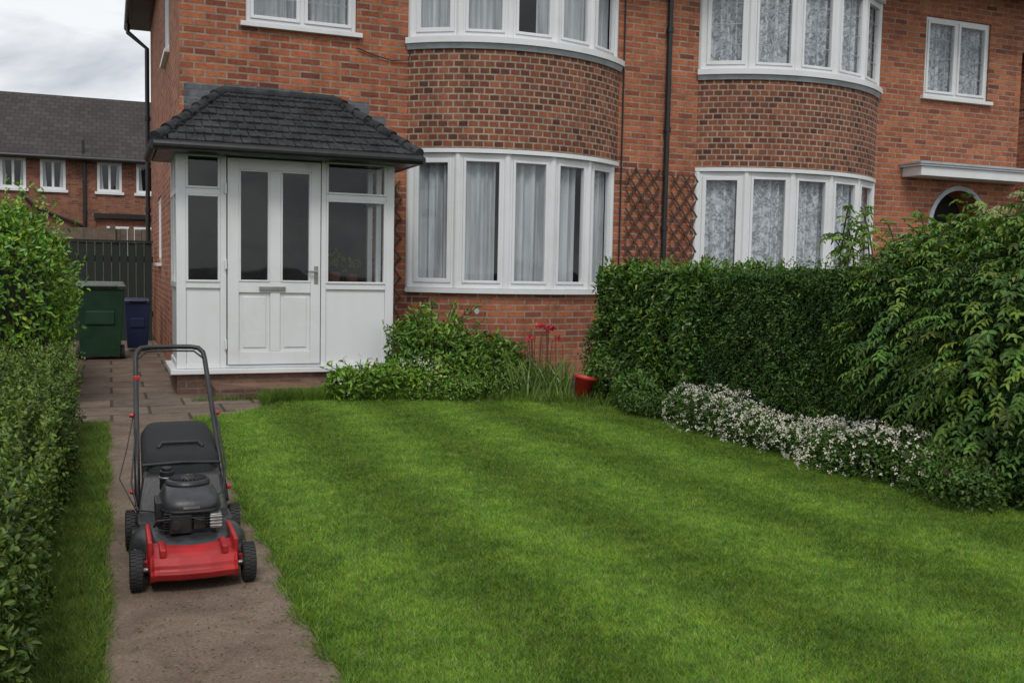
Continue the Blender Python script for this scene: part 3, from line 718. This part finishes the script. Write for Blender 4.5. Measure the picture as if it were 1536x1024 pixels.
def wheel(x,y,r,w):
    m=MB(); M=Matrix.Translation((x,y,r))@Matrix.Rotation(math.pi/2,4,'Y')
    m.lathe([(r*.55,-w*.5),(r*.86,-w*.5),(r*.96,-w*.42),(r*.97,0),(r*.96,w*.42),(r*.86,w*.5),(r*.55,w*.5)],M,40)
    for k in range(30):
        for s in (-1,1):
            Mk=M@Matrix.Rotation(2*math.pi*(k+.25*s)/30,4,'Z'); m.box(r*.955,r*1.0,-.0035,.0035,(0.02*w if s>0 else -w*.44),(w*.44 if s>0 else -.02*w),Mk)
    m.obj('wheel_tyre',RUB,mw)
    m=MB(); m.lathe([(0,-w*.3),(r*.2,-w*.52),(r*.25,-w*.3),(r*.5,-w*.34),(r*.56,-w*.48),(r*.56,w*.48),(r*.5,w*.34),(r*.25,w*.3),(r*.2,w*.52),(0,w*.3)],M,30)
    m.obj('wheel_hub',MGRY,mw)
for x in (.085,.515): wheel(x,4.22,.079,.050); 
for x in (.075,.525): wheel(x,4.84,.088,.045)
m=MB(); m.cyl((.08,4.22,.079),(.52,4.22,.079),.009);m.cyl((.07,4.84,.088),(.53,4.84,.088),.009); m.obj('axles',STEEL,mw)
m=MB(); m.box(.205,.40,4.36,4.66,.18,.275)
for k in range(7): m.box(.195,.41,4.345,4.60,.195+k*.011,.200+k*.011)
m.box(.215,.30,4.315,4.36,.19,.262); m.box(.31,.355,4.33,4.36,.2,.25); m.cyl((CX,4.5,.17),(CX,4.5,.20),.13,28)
m.cyl((.24,4.33,.225),(.24,4.30,.225),.02,16); m.tube([(.22,4.31,.25),(.17,4.34,.24),(.16,4.42,.2)],.006); m.tube([(.29,4.32,.255),(.34,4.31,.24),(.37,4.34,.21)],.004)
m.obj('engine_block',MBLK,mw,bevel=.005)
m=MB()
m.loft([(CX+.005,4.515,.262,.112,.17),(CX+.005,4.515,.275,.120,.182),(CX+.005,4.515,.298,.120,.182),(CX+.005,4.52,.32,.110,.165),(CX,4.525,.335,.10,.145),(CX,4.53,.345,.095,.115),(CX,4.53,.352,.088,.10)])
m.obj('engine_shroud',MGRY,mw,smooth=True)
m=MB(); m.loft([(CX+.005,4.515,.266,.124,.186),(CX+.005,4.515,.272,.126,.188),(CX+.005,4.515,.278,.124,.186)]); m.obj('shroud_lip',MBLK,mw)
m=MB(); M=Matrix.Translation((CX,4.53,.345)); m.lathe([(.090,0),(.093,.014),(.087,.024),(.078,.03),(.074,.024),(.035,.026),(.03,.034),(0,.036)],M,40)
for k in range(28):
    Mk=M@Matrix.Rotation(2*math.pi*k/28,4,'Z'); m.box(.036,.074,-.003,.003,.02,.033,Mk)
m.obj('recoil_grille',MBLK,mw,smooth=False)
m=MB(); m.cyl((.222,4.66,.30),(.222,4.66,.385),.03,20); m.cyl((.222,4.66,.385),(.222,4.66,.40),.022,16); m.box(.165,.2,4.42,4.56,.22,.30); m.obj('fuel_cap_and_air_filter',MBLK,mw,bevel=.004)
m=MB(); m.cyl((.222,4.66,.352),(.222,4.66,.36),.034,20); m.box(.375,.42,4.325,4.39,.20,.26)
for k in range(4): m.box(.372,.423,4.320,4.325,.208+k*.013,.214+k*.013)
m.obj('muffler',STEEL,mw,bevel=.003)
m=MB(); m.box(.27,.335,4.330,4.334,.284,.294); m.obj('badge',STEEL,mw)
m=MB(); m.loft([(.30,5.14,lambda y:.12-.05*(y-5.14),.15,.25),(.30,5.13,lambda y:.20+.05*(y-5.14),.165,.262),(.30,5.13,lambda y:.33+.12*(y-5.14),.17,.26),(.30,5.14,lambda y:.41+.2*(y-5.14),.172,.255),(.30,5.15,lambda y:.445+.2*(y-5.14),.15,.225),(.30,5.15,lambda y:.455+.2*(y-5.14),.08,.15)],40,5)
m.obj('grass_bag',BAG,mw,smooth=True)
m=MB(); m.hexa([(.10,4.78,.16),(.50,4.78,.16),(.49,4.90,.17),(.11,4.90,.17),(.13,4.87,.32),(.47,4.87,.32),(.47,4.92,.34),(.13,4.92,.34)])
m.obj('rear_flap',MBLK,mw,bevel=.015,seg=3)
m=MB(); m.tube([(.128,4.90,.365),(.3,4.885,.375),(.472,4.90,.365)],.007); m.tube([(.2,5.0,.425),(.22,5.02,.445),(.38,5.02,.445),(.40,5.0,.425)],.008); m.obj('bag_frame',MBLK,mw)
hl,hr=.115,.445
def hp(x0,x1,t): return (x0+(x1-x0)*t,4.82+.68*t,.20+.645*t)
m=MB(); pts=[hp(.105,hl,0),hp(.105,hl,.3),hp(.105,hl,.6),hp(.105,hl,.93)]
pts+= [(hl+.004,5.47,.833),(hl+.025,5.495,.853),(hl+.06,5.505,.858),(CX-.02,5.508,.86),(hr-.06,5.505,.858),(hr-.025,5.495,.853),(hr-.004,5.47,.833)]
pts+= [hp(.49,hr,.93),hp(.49,hr,.6),hp(.49,hr,.3),hp(.49,hr,0)]
m.tube(pts,.0125,12); 
m.tube([(hl+.01,5.40,.81),(hl+.05,5.46,.84),(CX-.02,5.465,.842),(hr-.05,5.46,.84),(hr-.01,5.40,.81)],.005)
m.tube([hp(.105,hl,.5),(.095,5.0,.42),(.08,4.85,.3),(.10,4.6,.23),(.19,4.5,.24)],.004)
m.tube([hp(.49,hr,.7),(.485,5.1,.5),(.50,4.95,.35),(.47,4.75,.26),(.41,4.6,.26)],.004)
m.tube([hp(.105,hl,.65),(.065,5.05,.42),(.03,4.85,.32),(.10,4.7,.2)],.0025)
m.obj('handle',MBLK,mw,smooth=True)
m=MB()
for t in (.08,.55): 
    for a,b,s in ((.105,hl,-1),(.49,hr,1)):
        p=Vector(hp(a,b,t)); m.cyl(p+Vector((s*.012,0,0)),p+Vector((s*.032,0,0)),.014,12,.009)
p=Vector(hp(.105,hl,.8)); m.box(p.x-.012,p.x+.02,p.y-.02,p.y+.01,p.z-.012,p.z+.012)
m.obj('red_knobs',RED,mw,bevel=.003)
mw.location.y=-.11; mw.location.z=.012

# ------------------------------------------------------------ lawn grass
def farY(x): return np.interp(x,[p[0] for p in lawnfar],[p[1] for p in lawnfar])
n=1300000
Y=2.0*np.exp(rng.random(n)*math.log(9.5/2.0)); X=.6+rng.random(n)*4.25
e=.66+.02*np.sin(Y*4.3+1)+.02*np.sin(Y*17)+.014*rng.normal(size=n)
vis=(X<Y*1.35+.3)
k=(X>e-.02)&(Y<farY(X)+.05*rng.normal(size=n))&(X<4.78)&vis
X,Y=X[k],Y[k]; n=len(X); P=np.stack([X,Y],1)
edge=np.exp(-np.abs(X-.66)/.05)+np.exp(-np.abs(farY(X)-Y)/.08)
st=np.sin((X+.08*np.sin(Y*1.3))*2*np.pi/.92+1.0)
h=(.014+.014*rng.random(n)+.004*np.sin(X*7+Y*3)*np.sin(Y*5))*(1+1.3*edge*rng.random(n))
lean=rng.normal(size=(n,2))*.75; lean[:,1]+=st*.18
c=leafcol(n,(.150,.300,.036),.26,.3); dead=rng.random(n)<.06; c[dead]=np.array([.38,.37,.17])*(.7+.6*rng.random((dead.sum(),1)))
g=E('lawn_grass')
blades('lawn_blades',P,h,.0026+.0008*Y*.6+.001*rng.random(n),lean,c,GRASS,g)
n=120000
Y=2.3*np.exp(rng.random(n)*math.log(8.6/2.3)); X=-.45+rng.random(n)*.45
k=X<-.015+.015*np.sin(Y*5.1)+.014*rng.normal(size=n); X,Y=X[k],Y[k];n=len(X)
h=(.018+.025*rng.random(n)); lean=rng.normal(size=(n,2))*.7
blades('verge_blades',np.stack([X,Y],1),h,.0035+.002*rng.random(n),lean,leafcol(n,(.13,.21,.035),.25,.3),GRASS,g)
n=1300; P=np.stack([-.0+.65*rng.random(n)**.8,2.5+6*rng.random(n)**1.3,np.full(n,.016)],1); N_=np.tile([0,0,1.],(n,1))
D=nrm(np.concatenate([rng.normal(size=(n,2)),np.zeros((n,1))],1))
cc=np.where(rng.random((n,1))<.5,np.array([[.26,.21,.12]]),np.array([[.12,.20,.04]]))*(.4+1.0*rng.random((n,1)))
leaves('path_leaf_litter',P,N_,.013,.005,cc,LEAF,D=D,U=N_)
n=9000; t_=rng.random(n); xx=1.3+1.5*t_; yy=farY(xx)+.05+.16*rng.random(n)
blades('bed_edge_grass',np.stack([xx,yy],1),.05+.13*rng.random(n)**2,.006+.004*rng.random(n),rng.normal(size=(n,2))*.5,leafcol(n,(.12,.23,.035),.25,.3),GRASS,g)

# ------------------------------------------------------------ hedges
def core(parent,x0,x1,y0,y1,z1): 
    m=MB(); m.box(x0,x1,y0,y1,-.01,z1); m.obj('dark_core',CORE,parent)  # solid dark box added inside the hedge to block gaps, no twigs modelled
def hedge(name,x0,x1,y0,y1,z1,n,L,W,col,faces,amp=.05,depth=.12,mat=LEAF,lum=1.6,coreins=.13,var=.3,yel=.25,droop=.15,sprig=0,big=0):
    r=E(name); core(r,x0+coreins,x1-coreins,y0+coreins,y1-coreins,z1-coreins)
    P,N=box_scatter(n,x0,x1,y0,y1,z1,faces)
    lm=lump(P,lum); fine=np.sin(P[:,1]*31+P[:,2]*17)*np.sin(P[:,2]*37+P[:,0]*23+P[:,1]*11)
    d=amp*lm+amp*.35*fine-depth*rng.random(len(P))**1.6
    P=P+N*d[:,None]
    er=.14
    nearx0=np.clip((P[:,2]-(z1-er))/er,0,1)**2
    P[:,0]+=np.where(N[:,0]<-.5,nearx0*er*.5,0)-np.where(N[:,0]>.5,nearx0*er*.5,0)
    if big:  # whole-body waviness of an untrimmed hedge
        P[:,0]+=big*np.sin(P[:,1]*2.3+.6)*np.clip(P[:,2]/z1,0,1); P[:,2]*=1+big*.9*np.sin(P[:,1]*1.9+P[:,0]*2.5)
    c=leafcol(len(P),col,var,yel)
    leaves('leaves',P,N,np.full(len(P),L),W,c,mat,r,droop=droop)
    if sprig:
        B,NB=box_scatter(sprig,x0,x1,y0,y1,z1,faces); PP=[];NN=[]
        sd=nrm(NB*.5+np.array([[0,0,.8]])+rng.normal(size=B.shape)*.25); sl_=.6+.9*rng.random((len(B),1))
        for k in range(7):
            PP.append(B+sd*(.02+.014*k)*sl_+rng.normal(size=B.shape)*.004); NN.append(nrm(NB+rng.normal(size=B.shape)*.8))
        PP=np.concatenate(PP); leaves('new_shoots',PP,np.concatenate(NN),L*.9,W*.9,leafcol(len(PP),(col[0]*1.6,col[1]*1.5,col[2]*1.3),.2,.4),mat,r,droop=-.4)
    return r
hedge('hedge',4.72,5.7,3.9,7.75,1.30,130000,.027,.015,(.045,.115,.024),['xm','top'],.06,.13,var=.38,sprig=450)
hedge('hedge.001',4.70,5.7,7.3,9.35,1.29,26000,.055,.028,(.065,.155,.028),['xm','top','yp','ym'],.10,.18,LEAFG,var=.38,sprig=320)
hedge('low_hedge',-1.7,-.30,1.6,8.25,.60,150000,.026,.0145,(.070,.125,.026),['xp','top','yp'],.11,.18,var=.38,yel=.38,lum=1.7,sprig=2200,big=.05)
rt=E('tall_hedge'); blobs=[(-1.0,9.8,.85,.72,.9,.95),(-1.15,11.2,.9,.75,1.0,.92),(-1.9,10.3,.95,.9,1.2,.98),(-1.0,12.4,.8,.6,.9,.95),(-2.6,9.6,1.0,.9,1.2,1.0)]
P,N=blob_scatter(52000,blobs,.74)
leaves('leaves',P,N,.055,.028,leafcol(len(P),(.105,.25,.028),.35,.4),LEAFG,rt,droop=-.3)
B,NB=blob_scatter(420,blobs,.97); k=NB[:,2]>-.1; B,NB=B[k],NB[k]; sd=nrm(NB*.6+np.array([[0,0,.9]])+rng.normal(size=B.shape)*.25)
PP=np.concatenate([B+sd*(.03+.03*j) for j in range(8)]); NN=nrm(np.concatenate([NB]*8)+rng.normal(size=PP.shape)*.8)
leaves('new_shoots',PP,NN,.05,.024,leafcol(len(PP),(.16,.34,.04),.25,.4),LEAFG,rt,droop=-.4)
m=MB()
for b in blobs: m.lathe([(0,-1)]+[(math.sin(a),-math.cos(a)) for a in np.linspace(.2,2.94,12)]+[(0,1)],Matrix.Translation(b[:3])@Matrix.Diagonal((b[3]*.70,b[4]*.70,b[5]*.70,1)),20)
m.obj('dark_core',CORE,rt)  # solid dark blobs added to fill behind the leaves

sh=E('elder_shrub')
blobs=[(5.35,4.3,.80,.80,.75,.92),(5.3,5.15,.80,.66,.65,.82),(5.45,3.5,.9,.85,.7,1.0),(5.9,4.8,.95,.7,.9,.8),(5.1,4.6,.5,.5,.6,.5),(5.4,5.8,.85,.5,.5,.56)]
def fronds(name,P,N,parent,flen,ll,lw,col,nl=9):
    n=len(P); D=nrm(N*.8+rng.normal(size=(n,3))*.45+np.array([[0,0,.15]])); S=nrm(np.cross(D,np.array([[0,0,1.]]))); 
    F_=flen*(.7+.6*rng.random(n)); Ps=[];Ds=[];Us=[];Cs=[];Ls=[]
    c=leafcol(n,col,.32,.35)
    for i in range(nl):
        t=(.25+.75*(i//2)/(nl//2)) if i<nl-1 else 1.0; s=0 if i==nl-1 else (1 if i%2 else -1)
        dr=np.zeros((n,3)); dr[:,2]=-.55*t*t
        Ps.append(P+(D*t+dr)*F_[:,None])
        tang=nrm(D+np.stack([0*t*F_,0*F_,-1.1*t*np.ones(n)],1))
        Ds.append(nrm(tang*.6+S*s*.85+np.array([[0,0,-.25]])+rng.normal(size=(n,3))*.12)); Us.append(nrm(N+np.array([[0,0,.8]])))
        Cs.append(c); Ls.append(np.full(n,ll))
    return leaves(name,np.concatenate(Ps),None,np.concatenate(Ls),lw,np.concatenate(Cs),LEAF,parent,D=np.concatenate(Ds),U=np.concatenate(Us))
P,N=blob_scatter(10000,blobs,.70)
k=P[:,0]<6.2; P,N=P[k],N[k]
fronds('fronds',P,N,sh,.155,.048,.018,(.085,.19,.034))
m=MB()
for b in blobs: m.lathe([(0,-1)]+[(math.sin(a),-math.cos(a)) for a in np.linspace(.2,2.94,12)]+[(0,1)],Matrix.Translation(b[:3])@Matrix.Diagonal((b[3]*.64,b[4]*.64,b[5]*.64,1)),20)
m.obj('dark_core',CORE,sh)  # solid dark blobs added to fill behind the fronds
SP=[];SN=[]; m=MB()
for k in range(46):
    bx,by=random.uniform(4.9,5.8),random.uniform(3.6,6.1); z0=1.35; hh=random.uniform(.25,.75)*(1.0 if by<4.4 else .62)
    dx,dy=random.uniform(-.2,.1),random.uniform(-.15,.15); pts=[(bx+dx*t*t,by+dy*t*t,z0+hh*t) for t in (0,.3,.6,.85,1)]
    m.tube(pts,.006,6)
    for t in np.linspace(.25,1,12):
        SP.append((bx+dx*t*t,by+dy*t*t,z0+hh*t)); a=random.random()*6.28; SN.append((math.cos(a),math.sin(a),.3))
m.obj('stems',TWIG,sh)
fronds('spray_fronds',np.array(SP),nrm(np.array(SN)),sh,.12,.045,.016,(.15,.28,.045))
FP=[];
for (x,y,z) in [(5.05,4.05,1.93),(5.0,4.0,1.85),(5.15,4.2,2.0),(5.2,4.7,1.72),(4.85,3.85,1.35),(5.6,4.9,1.85),(5.3,5.5,1.55)]:
    for _ in range(260):
        a=random.random()*6.28;r=.085*math.sqrt(random.random()); FP.append((x+r*math.cos(a),y+r*math.sin(a),z+.03*(1-(r/.085)**2)+random.uniform(-.01,.01)))
FP=np.array(FP); nn=len(FP); N_=np.tile([0,0,1.],(nn,1))
leaves('flower_heads',FP,N_,.011,.009,np.array([.62,.62,.36])*(.7+.5*rng.random((nn,1))),LEAF,sh)

# ------------------------------------------------------------ bed plants
def plant(name,blobs,n,L,W,col,inner=.35,mat=LEAF,yel=.3,droop=0,var=.3):
    r=E(name); P,N=blob_scatter(n,blobs,inner); leaves('leaves',P,N,L,W,leafcol(len(P),col,var,yel),mat,r,droop=droop)
    m=MB()
    for b in blobs:
        for _ in range(7):
            a=random.random()*6.28; q=random.uniform(.3,.9); m.tube([(b[0],b[1],0),(b[0]+b[3]*q*.4*math.cos(a),b[1]+b[4]*q*.4*math.sin(a),b[2]),(b[0]+b[3]*q*math.cos(a),b[1]+b[4]*q*math.sin(a),b[2]+b[5]*.7)],.005,5)
    m.obj('stems',TWIG,r); return r
def shoots(name,parent,centre,n,hh,spread,L,W,col,leafn=14):
    m=MB(); SP=[];SN=[]
    for k in range(n):
        a=random.random()*6.28; r=spread*math.sqrt(random.random()); h=hh*random.uniform(.6,1.05)
        bx,by=centre[0]+r*.4*math.cos(a),centre[1]+r*.4*math.sin(a); tx,ty=centre[0]+r*math.cos(a)*1.3,centre[1]+r*math.sin(a)*1.1
        f=lambda t:(bx+(tx-bx)*t*t,by+(ty-by)*t*t,h*(t-.15*t**3))
        m.tube([f(t) for t in (0,.3,.6,.8,1)],.004,5)
        for t in np.linspace(.25,1,leafn): SP.append(f(t)); b=random.random()*6.28; SN.append((math.cos(b),math.sin(b),.5))
    m.obj(name+'_stems',TWIG,parent); SP=np.repeat(np.array(SP),2,0); SN=nrm(np.repeat(np.array(SN),2,0)+rng.normal(size=SP.shape)*.4)
    leaves(name,SP,SN,L,W,leafcol(len(SP),col,.25,.4),LEAF,parent,droop=0)
gs=plant('garden_shrub',[(3.2,9.95,.36,.46,.40,.38),(3.62,9.85,.28,.44,.36,.32),(2.95,9.95,.44,.32,.32,.36),(3.95,9.75,.18,.28,.3,.22),(3.3,9.6,.2,.4,.25,.22)],8500,.065,.028,(.10,.22,.035),.12)
shoots('shoots',gs,(3.12,9.95),46,1.08,.44,.06,.024,(.14,.29,.045)); shoots('shoots_b',gs,(3.7,9.8),34,.74,.40,.055,.022,(.13,.27,.04)); shoots('shoots_c',gs,(3.35,9.6),26,.5,.45,.055,.022,(.13,.27,.04),10)
lf=plant('flowering_plant',[(2.15,9.55,.12,.24,.2,.16),(2.5,9.5,.14,.26,.22,.2),(2.85,9.42,.12,.24,.22,.18),(2.62,9.65,.18,.2,.2,.2)],3600,.06,.026,(.15,.31,.04),.2)
shoots('shoots',lf,(2.3,9.5),30,.42,.34,.055,.022,(.2,.38,.06),8); shoots('shoots_b',lf,(2.8,9.42),30,.40,.30,.055,.022,(.2,.38,.06),8)
def flowers(name,parent,blobs,n,size,col,zmin=.1,per=5,th=-.25):
    P,N=blob_scatter(n,blobs,.98); k=(P[:,2]>zmin)&((N[:,2]>.0)|(N[:,0]<0)|(N[:,1]<0)); P,N=P[k],N[k]; P=P+N*.02
    k=lump(P,3.1,1.3)>th+.3*rng.normal(size=len(P)); P,N=P[k],N[k]
    Pp=np.repeat(P,per,0)+rng.normal(size=(len(P)*per,3))*size*.5; Nn=np.repeat(N,per,0)
    cc=np.array(col)*(.75+.4*rng.random((len(Pp),1)))
    leaves(name,Pp,Nn,size,size*.7,cc,LEAF,parent)
flowers('blossoms',lf,[(2.25,9.5,.2,.26,.2,.22),(2.8,9.42,.2,.26,.22,.22)],90,.018,(.75,.75,.65))
ub=[(4.54+.05*math.sin(y*7),y,.11,.17+.05*math.sin(y*5),.26,.17+.06*math.sin(y*3)) for y in np.arange(4.2,8.4,.26)]
und=plant('ground_cover_plant',ub,26000,.030,.015,(.08,.17,.038),.25)
flowers('blossoms',und,[(4.48+.05*math.sin(y*7),y,.13,.20+.05*math.sin(y*5),.28,.20+.06*math.sin(y*3)) for y in np.arange(4.7,7.2,.26)],1900,.014,(.80,.76,.70),.05,per=6,th=-.35)
s1=plant('garden_shrub.001',[(4.80,8.9,.22,.36,.35,.30),(4.62,8.1,.15,.26,.35,.24),(5.0,9.5,.4,.35,.3,.45)],7000,.05,.022,(.085,.19,.04),.2)
shoots('shoots',s1,(4.75,8.5),24,.5,.3,.045,.02,(.12,.24,.05),9)
s2=plant('garden_shrub.002',[(3.75,9.3,.08,.34,.2,.13),(3.25,9.3,.08,.42,.22,.15),(2.9,9.35,.06,.3,.18,.12)],5500,.036,.018,(.11,.23,.04),.2)
shoots('shoots',s2,(3.5,9.3),30,.34,.45,.04,.017,(.14,.28,.05),8)
n=2600; xx=2.6+1.9*rng.random(n); yy=farY(xx)+.04+.3*rng.random(n)
blades('bed_front_grass',np.stack([xx,yy],1),.04+.13*rng.random(n)**2,.006+.004*rng.random(n),rng.normal(size=(n,2))*.5,leafcol(n,(.13,.24,.04),.25,.3),GRASS,g)
ir=E('iris_plant'); n=330
P=np.stack([4.06+.17*rng.normal(size=n),9.22+.10*rng.normal(size=n),np.zeros(n)],1)
strips('leaves',P,.22+.33*rng.random(n),.014+.008*rng.random(n),rng.normal(size=(n,2))*.4,leafcol(n,(.17,.28,.07),.25,.4),LEAF,ir)
n=18; P=np.stack([4.10+.12*rng.normal(size=n),9.38+.07*rng.normal(size=n),np.zeros(n)],1)
m=MB()
for p in P:
    h=random.uniform(.52,.72); q=(p[0]+random.uniform(-.07,.07),p[1],h); m.tube([tuple(p),((p[0]+q[0])/2,p[1],h*.5),q],.005,5)
m.obj('stalks',simple('reddish_stem',(.16,.07,.045),.7),ir)
FPs=np.array([(4.14,9.38,.73),(4.19,9.38,.70),(4.09,9.38,.735),(4.24,9.37,.715),(4.0,9.38,.62),(4.3,9.36,.60)]); Pp=np.repeat(FPs,34,0)+rng.normal(size=(len(FPs)*34,3))*np.array([[.024,.024,.013]])
leaves('red_blossoms',Pp,nrm(rng.normal(size=Pp.shape)),.024,.016,np.array([.70,.035,.07])*(.6+.6*rng.random((len(Pp),1))),LEAF,ir)
pt=E('flower_pot'); m=MB(); M=Matrix.Translation((4.33,8.86,.05))@Matrix.Rotation(.22,4,'Y')
m.lathe([(0,0),(.070,0),(.095,.18),(.108,.18),(.11,.22),(.095,.22),(.088,.18),(.065,.16),(0,.16)],M,28); m.obj('pot',POT,pt,smooth=True)
n=900; P=np.stack([.7+1.3*rng.random(n),9.75+.03*rng.normal(size=n)],1)
blades('porch_weeds',P,.02+.04*rng.random(n),.006*np.ones(n),rng.normal(size=(n,2))*.5,leafcol(n,(.10,.19,.035)),GRASS,g,z=.01)

# ------------------------------------------------------------ world, sun, camera
w=bpy.data.worlds.new('World'); sc.world=w; w.use_nodes=True; nt=w.node_tree; nt.nodes.clear()
o=nt.nodes.new('ShaderNodeOutputWorld'); sk=nt.nodes.new('ShaderNodeTexSky'); sk.sky_type='NISHITA'; sk.sun_disc=False
sk.sun_elevation=math.radians(52); sk.sun_rotation=math.radians(200)
b1=nt.nodes.new('ShaderNodeBackground'); b1.inputs[1].default_value=.12; nt.links.new(sk.outputs[0],b1.inputs[0])
tc=nt.nodes.new('ShaderNodeTexCoord'); mp=nt.nodes.new('ShaderNodeMapping'); mp.inputs['Scale'].default_value=(1,1,2.6); mp.inputs['Location'].default_value=(.35,.1,.2); nt.links.new(tc.outputs['Generated'],mp.inputs[0])
nz=nt.nodes.new('ShaderNodeTexNoise'); nz.inputs['Scale'].default_value=4.4; nz.inputs['Detail'].default_value=8; nz.inputs['Roughness'].default_value=.55; nz.inputs['Distortion'].default_value=.3; nt.links.new(mp.outputs[0],nz.inputs['Vector'])
rp=nt.nodes.new('ShaderNodeValToRGB'); el=rp.color_ramp.elements; el[0].position=.38; el[0].color=(.52,.545,.59,1); el[1].position=.56; el[1].color=(.90,.912,.925,1); nt.links.new(nz.outputs['Fac'],rp.inputs[0])
b2=nt.nodes.new('ShaderNodeBackground'); b2.inputs[1].default_value=1.08; nt.links.new(rp.outputs[0],b2.inputs[0])
mx=nt.nodes.new('ShaderNodeMixShader'); mx.inputs[0].default_value=.92; nt.links.new(b1.outputs[0],mx.inputs[1]); nt.links.new(b2.outputs[0],mx.inputs[2]); nt.links.new(mx.outputs[0],o.inputs[0])
sl=bpy.data.lights.new('sun','SUN'); sl.energy=1.5; sl.angle=math.radians(18); sl.color=(1,.97,.92); so=bpy.data.objects.new('sun',sl); COL.objects.link(so)
az=math.radians(200); el_=math.radians(52)
dirv=Vector((math.sin(az)*math.cos(el_),math.cos(az)*math.cos(el_),math.sin(el_)))
so.rotation_euler=dirv.to_track_quat('Z','Y').to_euler()
cam=bpy.data.cameras.new('camera'); co=bpy.data.objects.new('camera',cam); COL.objects.link(co)
cam.lens=35; cam.sensor_width=36; cam.clip_end=2000; cam.clip_start=.05
R=Matrix.Rotation(math.radians(-22),4,'Z')@Matrix.Rotation(math.radians(90-4.1),4,'X')@Matrix.Rotation(.02,4,'Z')
co.matrix_world=Matrix.Translation((0,0,1.3))@R
sc.camera=co
